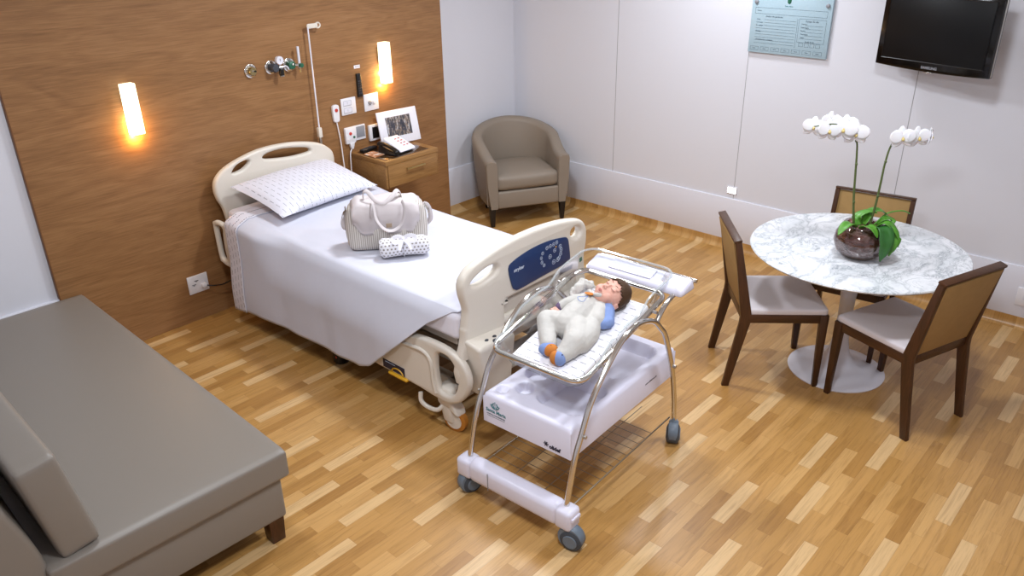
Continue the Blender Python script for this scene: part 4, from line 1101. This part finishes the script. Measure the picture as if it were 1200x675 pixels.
# hair: shell over the skull, open at the face
b = bmesh.new(); bmesh.ops.create_uvsphere(b, u_segments=48, v_segments=32, radius=1)
bmesh.ops.transform(b, matrix=Matrix.Diagonal((.0755, .0655, .0625, 1)), verts=b.verts)
kill = []
for v in b.verts:
    x, y, z = v.co; edge = x * .95 - z * .62 + .004 * sin(atan2(z, y) * 9) + .10 * max(0, abs(y) - .04)
    if edge < -.010 and not (z < -.012 and x > -.045): kill.append(v)
bmesh.ops.delete(b, geom=kill, context='VERTS')
for v in b.verts:
    v.co *= 1 + .015 * sin(atan2(v.co.y, v.co.z) * 22 + v.co.x * 60)
    v.co += Vector((.014, 0, -.002))
bmesh.ops.transform(b, matrix=HM, verts=b.verts)
me = bpy.data.meshes.new('hair'); b.to_mesh(me); b.free()
o = link('hair', me, M['hair'], baby, ang=80); sd = o.modifiers.new('t', 'SOLIDIFY'); sd.thickness = .007; sd.offset = -1
# romper
mb = MB()
chain(mb, [((.462, .285, .046), .052), ((.42, .288, .052), .062), ((.35, .29, .057), .068), ((.285, .287, .052), .066)], .012)
chain(mb, [((.47, .335, .048), .036), ((.455, .36, .046), .034), ((.425, .395, .041), .028), ((.403, .411, .038), .023)], .01); chain(mb, [((.462, .235, .048), .036), ((.44, .225, .05), .038), ((.38, .20, .045), .04)], .01)
chain(mb, [((.285, .33, .05), .056), ((.262, .385, .058), .05), ((.20, .34, .044), .042), ((.150, .30, .036), .036)], .01)
chain(mb, [((.285, .24, .05), .058), ((.20, .19, .055), .054), ((.165, .195, .045), .046), ((.125, .203, .036), .037)], .01)
chain(mb, [((.36, .215, .035), .045), ((.29, .185, .036), .050), ((.22, .18, .04), .049)], .012)
fuse(mb.done('romper', M['romper'], baby), .0042, 6, .009, .06)
mb = MB()
for s in (-1, 1):
    chain(mb, [((.472, .275 + s * .006, .104), .009), ((.484, .272 + s * .030, .101), .012), ((.496, .266 + s * .052, .083), .013), ((.500, .262 + s * .062, .064), .010)], .004)
fuse(mb.done('collar', M['romper'], baby), .0032, 3)
o = plate('orange_patch', [(-.024, -.004), (-.014, .012), (.004, .015), (.02, .008), (.026, -.004), (.012, -.012), (-.012, -.013)], [], .004, .0015, ((.15, 1, -.15), (1, -.1, -.32), (0, .1, .98)), (.455, .283, .1145), M['orange_cloth'], baby, 4)
mb = MB(); mb.tube([(.425, .27, .124), (.41, .285, .126), (.40, .305, .125), (.385, .295, .127), (.375, .275, .128), (.385, .262, .127), (.405, .268, .126)], .0015, 5, 5, closed=True); mb.done('stitched_motif', M['blue_cloth'], baby)
mb = MB(); chain(mb, [((.402, .412, .0375), .0225), ((.392, .4155, .036), .0195)]); fuse(mb.done('sleeve_cuff', M['cuff'], baby), .0035, 3)
mb = MB(); chain(mb, [((.465, .20, .042), .034), ((.405, .158, .032), .029), ((.385, .168, .034), .026), ((.365, .188, .04), .022)]); fuse(mb.done('sleeve', M['blue_cloth'], baby), .0038, 3, .005, .03)
for nm, c, d, ang in (('far', (.125, .283, .034), (.030, .042, .030), .5), ('near', (.097, .203, .035), (.028, .030, .034), -.2)):
    mt = Matrix.Rotation(ang, 4, 'Z')
    s_ = MB().ball(c, d, 20, mtx=mt).done('sock', M['blue_cloth'], baby)
    off = mt @ Vector((-.008, -.012 if nm == 'far' else .014, .001)); MB().ball(Vector(c) + off, (d[0] * .96, d[1] * .82, d[2] * .97), 20, mtx=mt).done('orange_toe', M['orange_cloth'], s_)
    MB().ball(Vector(c) + Vector((-.0, -.02, .028)), (.003, .003, .003), 8).done('eye_button', M['ink_dark'], s_)
# crumpled white cloth beside the head
mb = MB()
chain(mb, [((.62, .40, .02), .022), ((.60, .425, .035), .022), ((.555, .43, .03), .024), ((.52, .435, .02), .018)], .012)
o = fuse(mb.done('muslin_square', M['romper']), .005, 2, .022, .02); o.location = baby.location; o.rotation_euler = baby.rotation_euler
tag(o, 'small crumpled white cloth tucked in the cot beside the baby\'s head', 'cloth')

# ------------------------------------------------------------------ tub armchair in the corner
AF = radians(-120)
ac = thing('tub_armchair', 'taupe upholstered tub armchair on dark tapered legs in the corner', 'armchair', (4.956, -.25, 0), AF + pi / 2)
# local frame: faces -y; width along x
def tub_mesh():
    n = 56; V = []; F = []
    w, dep = .36, .32
    prof = []
    def path(t, off):
        # t 0..1 runs from the front of one arm round the back to the other
        L = .30
        if t < .25: q = t / .25; x, y, nx, ny = -w, lerp(-.30, 0, q), -1, 0
        elif t > .75: q = (t - .75) / .25; x, y, nx, ny = w, lerp(0, -.30, q), 1, 0
        else:
            a = pi - pi * (t - .25) / .5; x, y = w * cos(a), dep * sin(a); nx, ny = cos(a), sin(a)
        return x + nx * off, y + ny * off
    rows = []
    for i in range(n + 1):
        t = i / n; k = sstep(.02, .5, t) if t <= .5 else sstep(.98, .5, t) if False else sstep(.02, .5, 1 - t)
        top = lerp(.575, .785, k ** .9)
        lean = .03 * k
        th = .095 - .015 * k
        sec = []
        zb = .165
        outer_b = -.035; 
        for (o, z) in ((-.01 - .02, zb), (-.012, zb + .1), (0.0 + lean * .5, (zb + top) / 2), (.008 + lean, top - .035), (0.0 + lean, top - .010), (-.02 + lean, top), (-th + .03 + lean, top), (-th + .008 + lean, top - .012), (-th + lean * .8, top - .04), (-th - .002 + lean * .3, .45), (-th - .004, zb + .1), (-th, zb)):
            x, y = path(t, o); sec.append((x, y, z))
        rows.append(sec)
    m = len(rows[0])
    for r in rows: V += r
    for i in range(n):
        for k in range(m): k2 = (k + 1) % m; F.append((i * m + k, i * m + k2, (i + 1) * m + k2, (i + 1) * m + k))
    # rounded front faces of the arms
    for base, dy in ((0, -1), (n * m, -1)):
        c0 = len(V); pts = [V[base + k] for k in range(m)]
        cx = sum(p[0] for p in pts) / m
        for p in pts: V.append((cx + (p[0] - cx) * .86, p[1] - .014, .165 + (p[2] - .165) * .985))
        for k in range(m):
            k2 = (k + 1) % m
            F.append((base + k, base + k2, c0 + k2, c0 + k))
        F.append(tuple(c0 + k for k in range(m)))
    b = MB().raw(V, F); bmesh.ops.recalc_face_normals(b.bm, faces=b.bm.faces); return b
o = tub_mesh().done('tub_shell', M['vinyl2'], ac, ang=50)
box('front_rail', (0, -.285, .235), (.54, .05, .145), M['vinyl2'], ac, .015, 3)
box('seat_base', (0, -.03, .215), (.55, .50, .10), M['vinyl2'], ac, .02)
soft('seat_cushion', (0, -.045, .375), (.545, .52, .13), M['vinyl2'], ac, .04, .022, .012, 12)
for x, y in ((-.31, -.275), (.31, -.275), (-.22, .2), (.22, .2)):
    MB().hexa([(x - .015, y - .015, 0), (x + .015, y - .015, 0), (x + .015, y + .015, 0), (x - .015, y + .015, 0)], [(x - .028, y - .028, .19), (x + .028, y - .028, .19), (x + .028, y + .028, .19), (x - .028, y + .028, .19)], .003).done('leg', M['black_leg'], ac)
for sx in (-1, 1): MB().tube([(sx * .355, -.298, .19), (sx * .359, -.30, .40), (sx * .357, -.302, .555)], .003, 6, 4).done('piping', M['vinyl2'], ac)

# ------------------------------------------------------------------ sofa bed at the left
sf = thing('sofa', 'long taupe vinyl sofa along the left with deep seat and dark block feet', 'sofa', (.8625, -1.125, 0), radians(-1.7))
SX0, SX1, SY0, SY1 = .40, 1.305, -2.185, -.02
def sp(x, y, z): return (x - .83, y + 1.12, z)
mb = MB(); mb.box(sp((.12 + SX1) / 2, (SY0 + SY1) / 2, .222), (SX1 - .12, SY1 - SY0, .21), .014, 3); mb.done('base', M['vinyl'], sf)
mb = MB(); mb.box(sp((.16 + SX1) / 2, (SY0 + SY1) / 2, .105), (SX1 - .22, SY1 - SY0 - .08, .03), .004); mb.done('plinth', M['dark_wood_x'], sf)
o = soft('seat_cushion', sp((.42 + 1.335) / 2, (SY0 - .03 + SY1) / 2, .392), (1.335 - .42, SY1 - SY0 + .03, .128), M['vinyl'], sf, .015, .006, .004, 18)
o = soft('back_cushion', sp(.515, (-2.2 - .55) / 2, .655), (.135, 1.63, .40), M['vinyl'], sf, .02, .004, .006, 16, rot=(0, radians(-9), 0))
mb = MB(); 
prof = [(.16, .12), (.44, .12), (.445, .42), (.43, .55), (.385, .71), (.365, .755), (.33, .785), (.27, .79), (.20, .77), (.16, .70)]
pm = plate_mesh([(x, z) for x, z in prof], [], SY1 - SY0 + .0, .02, XZ, (-.83 - .012, 1.12 + (SY0 + SY1) / 2, 0), 4)
link('back_frame', pm, M['vinyl'], sf, ang=50)
for x in (.2, 1.255):
    for y in (-2.145, -.1):
        MB().hexa([sp(x - .03, y - .03, 0), sp(x + .03, y - .03, 0), sp(x + .03, y + .03, 0), sp(x - .03, y + .03, 0)], [sp(x - .036, y - .034, .122), sp(x + .036, y - .034, .122), sp(x + .036, y + .034, .122), sp(x - .036, y + .034, .122)], .003).done('leg', M['dark_wood'], sf)

# ------------------------------------------------------------------ dining group
TC = (4.18, -3.412)
tb = thing('pedestal_table', 'round white marble table on a white trumpet pedestal', 'table', (*TC, 0))
MB().lathe([(0, .728), (.50, .728), (.548, .737), (.556, .746), (.552, .752), (0, .752)], 96).done('marble_top', M['marble'], tb)
MB().lathe([(0, .0), (.262, .0), (.264, .006), (.255, .012), (.20, .022), (.13, .04), (.085, .07), (.058, .12), (.043, .2), (.037, .32), (.04, .45), (.052, .58), (.075, .67), (.12, .715), (.2, .7275), (0, .7275)], 64).done('pedestal', M['white_gl'], tb)

def dining_chair(label, loc, rz):
    """faces +x, rear feet at the origin"""
    c = thing('dining_chair', label, 'chair', (*loc, 0), rz, group='dark wood dining chairs round the marble table')
    hw = .212
    for s in (-1, 1):
        y = s * hw
        # rear post: splayed foot, kick at the seat, raked back
        prof = [(-.012, 0), (.026, 0), (.105, .40), (.105, .455), (.012, .862), (-.022, .868), (.048, .44), (.046, .40)]
        link('rear_post', plate_mesh([(x, z) for x, z in prof], [], .026, .004, ((1, 0, 0), (0, 0, 1), (0, -1, 0)), (0, y, 0), 0), M['dark_wood'], c, ang=30)
        MB().hexa([(.485, y - .013, 0), (.513, y - .013, 0), (.513, y + .013, 0), (.485, y + .013, 0)], [(.468, y - .018, .447), (.515, y - .018, .447), (.515, y + .018, .447), (.468, y + .018, .447)], .003).done('front_leg', M['dark_wood'], c)
        box('side_rail', (.285, y, .424), (.385, .028, .05), M['dark_wood_x'], c, .003)
    box('front_rail', (.492, 0, .424), (.03, hw * 2 - .03, .05), M['dark_wood_x'], c, .003)
    box('rear_rail', (.075, 0, .424), (.03, hw * 2 - .03, .05), M['dark_wood_x'], c, .003)
    a = atan2(-.093, .41)
    ctr = (.034, 0, .65); rt = (0, -.218, 0)
    bp = MB(); bp.box((0, 0, 0), (.026, hw * 2 - .022, .436), .003); bp.done('back_panel', M['chair_back'], c, loc=(.032, 0, .642), rot=(0, -.218, 0))
    MB().box((0, 0, 0), (.042, hw * 2 + .026, .014), .003).done('top_rail', M['dark_wood_x'], c, loc=(-.008, 0, .868), rot=(0, -.218, 0))
    MB().box((0, 0, 0), (.03, hw * 2 - .034, .016), .003).done('lower_rail', M['dark_wood_x'], c, loc=(.078, 0, .449), rot=(0, -.218, 0))
    soft('seat_pad', (.296, 0, .462), (.43, hw * 2 + .022, .040), M['seat_white'], c, .014, .006, .002, 10)
    return c
ch = dining_chair('dark wood dining chair with white seat, left of the table, its back to the cot', (3.768, -2.876), radians(-50.5))
copy_thing(ch, (3.935, -4.02, 0), radians(70.5), 'nearest dark wood dining chair, at right with its tan back turned to the viewer')
copy_thing(ch, (4.80, -3.262, 0), radians(188), 'dark wood dining chair on the far side of the table by the white wall')

# ------------------------------------------------------------------ orchid
PO = (4.088, -3.452)
pot = thing('potted_orchid', 'white orchid with two flower stems in a round glass bowl on the marble table', 'orchid', (*PO, .752))
# picture axes: e runs to the right as seen from the photograph's side, g towards it
ev = Vector((.68, -.733, 0)); gv = Vector((-.733, -.68, 0))
def op(e, g, z): return ev * e + gv * g + Vector((0, 0, z))
prof = [(.055, .0), (.085, .006), (.118, .035), (.135, .08), (.13, .125), (.108, .16), (.094, .175), (.097, .181)]
MB().lathe([(0, 0)] + prof + [(.092, .179), (.090, .174), (.104, .158), (.126, .124), (.131, .08), (.114, .037), (.082, .01), (0, .006)], 48).done('glass_bowl', M['glass'], pot)
mb = MB().lathe([(0, .008), (.08, .012), (.112, .038), (.128, .08), (.124, .120), (.104, .148), (.06, .158), (0, .165)], 40)
random.seed(3)
for k in range(60):
    a = random.uniform(0, 2 * pi); r = sqrt(random.random()) * .09
    mb.box((0, 0, 0), (.03, .018, .01), .002, 1, mtx=Matrix.Translation((r * cos(a), r * sin(a), .158 + random.uniform(-.006, .01))) @ Euler((random.uniform(-.6, .6), random.uniform(-.6, .6), a)).to_matrix().to_4x4())
o = mb.done('bark_mix', M['bark'], pot, ang=30); o['kind'] = 'stuff'
def leaf(path, w, mat):
    P = catmull([op(*p) for p in path], 6); V = []; F = []; m = len(P)
    for i, p in enumerate(P):
        t = i / (m - 1); ww = w * (sin(pi * min(1, .12 + .88 * t)) ** .6 if t < .97 else .25) * (1 if t < .9 else 1 - (t - .9) * 6)
        d = (P[min(i + 1, m - 1)] - P[max(i - 1, 0)]).normalized(); sd = d.cross(Vector((0, 0, 1)))
        if sd.length < .3: sd = d.cross(gv)
        sd.normalize(); nn = sd.cross(d).normalized()
        for k in range(5):
            q = (k - 2) / 2; V.append(p + sd * (q * ww) + nn * (abs(q) * ww * .28))
    for i in range(m - 1):
        for k in range(4): a = i * 5 + k; F.append((a, a + 1, a + 6, a + 5))
    o = MB().raw(V, F).done('leaf', mat, pot, ang=80); s = o.modifiers.new('t', 'SOLIDIFY'); s.thickness = .003; s.offset = 0
leaf([(-.05, .02, .17), (-.09, .04, .195), (-.13, .07, .19), (-.165, .09, .155)], .028, M['leaf'])
leaf([(-.03, .04, .165), (-.02, .08, .195), (.0, .115, .19), (.015, .14, .155)], .028, M['leaf'])
leaf([(.0, -.01, .17), (.04, -.03, .23), (.09, -.03, .235), (.13, -.03, .21)], .030, M['leaf'])
leaf([(-.03, .0, .17), (-.03, -.02, .21), (.02, -.02, .235), (.06, .0, .235)], .028, M['leaf'])
leaf([(.05, .03, .165), (.085, .06, .20), (.125, .09, .16), (.15, .1, .085)], .034, M['leaf'])
leaf([(.03, .05, .165), (.055, .105, .19), (.06, .145, .13), (.045, .15, .03)], .040, M['leaf_dark'])
leaf([(.05, .02, .165), (.10, .085, .18), (.11, .115, .12), (.095, .13, .05)], .032, M['leaf'])
leaf([(.07, 0, .17), (.1, .01, .205), (.13, .015, .2), (.12, .03, .17)], .028, M['leaf'])
MB().tube([op(.06, -.01, .17), op(.12, -.02, .225), op(.2, -.03, .235), op(.25, -.04, .215)], .005, 8, 6, taper=(1, .6)).done('aerial_root', M['leaf'], pot)
def flower(p, face, size, roll=0):
    """phalaenopsis: three sepals, two broad petals, yellow lip"""
    f = Vector(face).normalized(); up = Vector((0, 0, 1)); sx = up.cross(f).normalized(); uy = f.cross(sx)
    mt = Matrix(((sx.x, uy.x, f.x, p.x), (sx.y, uy.y, f.y, p.y), (sx.z, uy.z, f.z, p.z), (0, 0, 0, 1))) @ Matrix.Rotation(roll, 4, 'Z')
    mb = MB()
    def petal(ang, L, Wp, z0, cup):
        V = []; F = []; n = 8
        for i in range(n + 1):
            t = i / n; ww = Wp * sin(pi * (.06 + .90 * t)) ** .7
            for k in range(7):
                q = (k - 3) / 3; V.append((q * ww * size, t * L * size, size * (z0 + cup * t * t - .10 * q * q * sin(pi * t))))
        for i in range(n):
            for k in range(6): a = i * 7 + k; F.append((a, a + 1, a + 8, a + 7))
        mb.raw(V, F, mt @ Matrix.Rotation(ang, 4, 'Z'))
    for a in (0, 2.25, -2.25): petal(a, .95, .34, -.05, -.12)
    for a in (1.3, -1.3): petal(a, 1.02, .58, .02, .06)
    o = mb.done('flower', M['petal'], pot, ang=80); s = o.modifiers.new('t', 'SOLIDIFY'); s.thickness = .0015
    l = MB(); l.ball(mt @ Vector((0, -.08 * size, .10 * size)), (.13 * size, .13 * size, .14 * size), 10); l.ball(mt @ Vector((0, .04 * size, .09 * size)), (.07 * size, .07 * size, .09 * size), 10)
    l.done('flower_lip', M['petal_y'], o)
S1 = [op(-.05, .0, .16), op(-.074, .0, .3), op(-.09, 0, .45), op(-.10, 0, .55), op(-.115, 0, .625), op(-.17, .01, .69), op(-.25, .02, .71), op(-.34, .02, .70)]
s1 = MB().tube(S1, .0056, 8, 6, taper=(1.2, .5)).done('flower_stem', M['stem'], pot)
S2 = [op(.03, .0, .16), op(.042, 0, .28), op(.047, 0, .40), op(.05, 0, .50), op(.065, 0, .595), op(.11, 0, .64), op(.18, 0, .65), op(.26, 0, .635)]
s2 = MB().tube(S2, .0056, 8, 6, taper=(1.2, .5)).done('flower_stem', M['stem'], pot)
for st, pts in ((s1, [(-.074, .3), (-.095, .5), (-.115, .62)]), (s2, [(.044, .33), (.05, .51), (.11, .64)])):
    mb = MB()
    for e, z in pts: mb.ball(op(e, .003, z), (.007, .007, .009), 8)
    mb.done('stem_node', M['stem'], st)
gf = gv + Vector((0, 0, .12))
for e, g, z, s in ((-.135, .03, .66, .064), (-.20, .03, .683, .068), (-.268, .03, .678, .062), (-.335, .0, .69, .056), (-.235, -.04, .700, .06), (-.16, -.03, .69, .055)):
    flower(op(e, g, z), gf + ev * random.uniform(-.25, .25), s, random.uniform(-.15, .15))
for e, g, z, s in ((.10, .03, .635, .062), (.18, .03, .635, .06)):
    flower(op(e, g, z), gf + ev * random.uniform(-.2, .2), s, random.uniform(-.15, .15))
flower(op(.25, .01, .635), ev + gv * .5, .05, .1)

# ------------------------------------------------------------------ television, form board, small wall fittings
TVX = 5.19
tv = thing('television', 'black flat-screen television hung on the white wall', 'television', (5.172, -3.312, 1.751), radians(-12.7))
HW, HH = .343, .216
mb = MB()
V = []; n = 24
out = [(-HW, HH), (HW, HH)] + [(lerp(HW, -HW, k / n), -HH - .012 * (1 - (2 * k / n - 1) ** 2)) for k in range(n + 1)]
TVR = radians(0)
tvax = ((0, -1, 0), (0, 0, 1), (-1, 0, 0))
link('casing', plate_mesh(out, [], .05, .006, tvax, (.028, 0, 0), 0), M['black_gl'], tv, ang=30)
box('screen', (.0015, 0, .008), (.004, HW * 2 - .075, HH * 2 - .07), M['screen'], tv, .001)
mb = MB(); mb.tube([(.0, -(HW - .036), HH - .03), (.0, (HW - .036), HH - .03), (.0, (HW - .036), -HH + .042), (.0, -(HW - .036), -HH + .042)], .003, 6, closed=True); mb.done('screen_rim', M['black'], tv)
text('brand_mark', 'SAMSUNG', .021, M['grey'], tv, (.0015, .0, -.203), tvax, bold=.0006)
mb = MB(); mb.box((.01, 0, -.2275), (.024, .05, .003), .001); mb.done('trim_light', M['chrome'], tv)
box('rear_housing', (.085, 0, .0), (.075, HW * 1.82, HH * 1.75), M['grey_dark'], tv, .02)
mb = MB()
mb.box((.027, -HW - .0015, 0), (.012, .003, HH * 1.95), .001); mb.done('silver_edge', M['steel'], tv)
mb = MB(); mb.box((.175, 0, .0), (.12, .12, .12), .004); mb.box((.236, .0, 0), (.016, .15, .25), .003); mb.done('wall_bracket', M['black'], tv)
MB().tube([(.10, .0, -.17), (.15, .03, -.25), (.19, .03, -.22), (.203, .02, -.1)], .003, 6, 6).done('signal_cable', M['switch'], tv)

PY0, PY1, PZ0, PZ1 = -2.055, -2.612, 1.497, 1.885
bd = thing('form_board', 'pale blue printed form board fixed flat to the white wall beside the television', 'notice board', (XR, (PY0 + PY1) / 2, (PZ0 + PZ1) / 2))
W2, H2_ = (PY0 - PY1) / 2, (PZ1 - PZ0) / 2
box('board', (.001, 0, 0), (.022, W2 * 2, H2_ * 2), M['poster'], bd, .001)
bx_ = ((0, -1, 0), (0, 0, 1), (-1, 0, 0))
X0 = -.0106
def bp(u, z): return (X0, -u * 2 * W2 + W2, H2_ - z * 2 * H2_)       # u,z in 0..1 from the top left
mb = MB()
def hl(u0, u1, z, t=.0011): p, q = bp(u0, z), bp(u1, z); mb.box((X0, (p[1] + q[1]) / 2, p[2]), (.0008, abs(p[1] - q[1]), t), 0)
def vl(u, z0, z1, t=.0011): p, q = bp(u, z0), bp(u, z1); mb.box((X0, p[1], (p[2] + q[2]) / 2), (.0008, t, abs(p[2] - q[2])), 0)
def fr_(u0, u1, z0, z1): hl(u0, u1, z0); hl(u0, u1, z1); vl(u0, z0, z1); vl(u1, z0, z1)
fr_(.05, .95, .235, .335); fr_(.62, .95, .375, .76); vl(.6, .38, .86)
for k in range(9): hl(.07 if k > 2 else .18, .58, .43 + k * .05)
for k in range(5): hl(.70 if k < 4 else .64, .92, .48 + k * .055)
for k in range(4): fr_(.65 + k * .07, .70 + k * .07, .77, .83)
for k in range(7): fr_(.03 + k * .135, .135 + k * .135, .895, .955)
mb.done('ruled_lines', M['ink'], bd, smooth=False)
for nm, s, sz, u, z in (('heading', 'Dados do paciente', .016, .30, .375), ('heading', 'Equipe do dia', .016, .78, .41), ('field_text', 'Nome', .012, .1, .285), ('field_text', 'Leito', .012, .10, .43), ('field_text', 'Convenio', .012, .12, .48), ('field_text', 'Dr. equipe', .012, .12, .53), ('field_text', 'Alergias', .012, .11, .63), ('field_text', 'Orientacoes e cuidados', .013, .2, .77), ('field_text', 'Nutricao', .011, .69, .46), ('field_text', 'Enfermagem', .011, .70, .515), ('field_text', 'Tecnico', .011, .68, .57), ('field_text', 'Fisioterapia', .011, .70, .625), ('field_text', 'Visitas', .011, .68, .68), ('field_text', 'Escala de dor', .012, .78, .745)):
    text(nm, s, sz, M['ink'], bd, bp(u, z)[:1] + bp(u, z)[1:], bx_)
for k in range(7): text('foot_text', 'risco', .011, M['ink'], bd, bp(.08 + k * .135, .925), bx_)
e = bp(.47, .10); mb = MB(); mb.ball((X0, e[1], e[2]), (.0015, .014, .02), 14); mb.tube([(X0, e[1] - .008, e[2] - .008), (X0, e[1] + .008, e[2] + .028)], .004, 6); mb.done('emblem', M['green'], bd)
text('emblem_text', 'Santa Maria', .012, M['ink_teal'], bd, bp(.47, .19), bx_)
for u in (.055, .945):
    p = bp(u, .14); MB().lathe([(0, 0), (.013, 0), (.013, .008), (.009, .011), (0, .011)], 18, mtx=Matrix.Translation(p) @ Matrix.Rotation(-pi / 2, 4, 'Y')).done('fixing_cap', M['grey'], bd)

t = thing('night_light', 'small glowing rectangular night light low on the white wall', 'night light', (XR + .012, -2.04, .466))
box('bezel', (-.003, 0, 0), (.012, .082, .056), M['switch'], t, .002)
box('lit_window', (-.0095, 0, 0), (.003, .066, .04), emit_mat('night_light_glow', (.92, .95, 1, 1), 12), t, .001)
t = thing('wall_outlet', 'white socket plate on the low board at the right edge', 'wall socket', (XR, -4.085, .21))
box('face_plate', (-.004, 0, 0), (.01, .125, .118), M['switch'], t, .003)
mb = MB(); mb.box((-.0092, -.0, .0), (.003, .05, .03), .001); mb.done('socket_insert', M['white_gl'], t)

# ------------------------------------------------------------------ light and camera
def area(name, loc, size, power, col=(1, .97, .95), tgt=None):
    li = bpy.data.lights.new(name, 'AREA'); li.shape = 'DISK'; li.size = size; li.energy = power; li.color = col
    o = bpy.data.objects.new(name, li); COL.objects.link(o); o.location = loc
    if tgt is not None: o.rotation_euler = (Vector(tgt) - Vector(loc)).to_track_quat('-Z', 'Y').to_euler()
    return o
LC = (.88, .935, 1)
area('ceiling_downlight', (3.3, -1.55, 2.72), .35, 43, LC)
area('ceiling_downlight', (3.3, -3.6, 2.72), .30, 33, LC)
area('ceiling_downlight', (1.3, -1.6, 2.72), .30, 22, LC)
area('ceiling_downlight', (1.1, -3.9, 2.72), .40, 46, LC)
area('ceiling_downlight', (4.8, -2.0, 2.72), .30, 20, LC)
wd = bpy.data.worlds.new('W'); SC.world = wd; wd.use_nodes = True
wd.node_tree.nodes['Background'].inputs[0].default_value = (.9, .92, 1, 1); wd.node_tree.nodes['Background'].inputs[1].default_value = .3

cam = bpy.data.cameras.new('camera'); co = bpy.data.objects.new('camera', cam); COL.objects.link(co); SC.camera = co
cam.sensor_fit = 'HORIZONTAL'; cam.sensor_width = 36; cam.lens = 938.57562 / 1200 * 36; cam.clip_start = .05
yaw, pit, rol = .826185862, .445917323, -.0180279234
fw = Vector((sin(yaw) * cos(pit), cos(yaw) * cos(pit), -sin(pit)))
r0 = fw.cross(Vector((0, 0, 1))).normalized(); u0 = r0.cross(fw)
r1v = r0 * cos(rol) + u0 * sin(rol); u1v = -r0 * sin(rol) + u0 * cos(rol)
co.matrix_world = Matrix(((r1v.x, u1v.x, -fw.x, 0), (r1v.y, u1v.y, -fw.y, -4.732), (r1v.z, u1v.z, -fw.z, 2.45), (0, 0, 0, 1)))
vs = SC.view_settings; SC.display_settings.display_device = 'sRGB'
vs.view_transform = 'Standard'; vs.look = 'None'; vs.exposure = 0; vs.gamma = 1; vs.use_curve_mapping = False
SC.cycles.transparent_max_bounces = 16
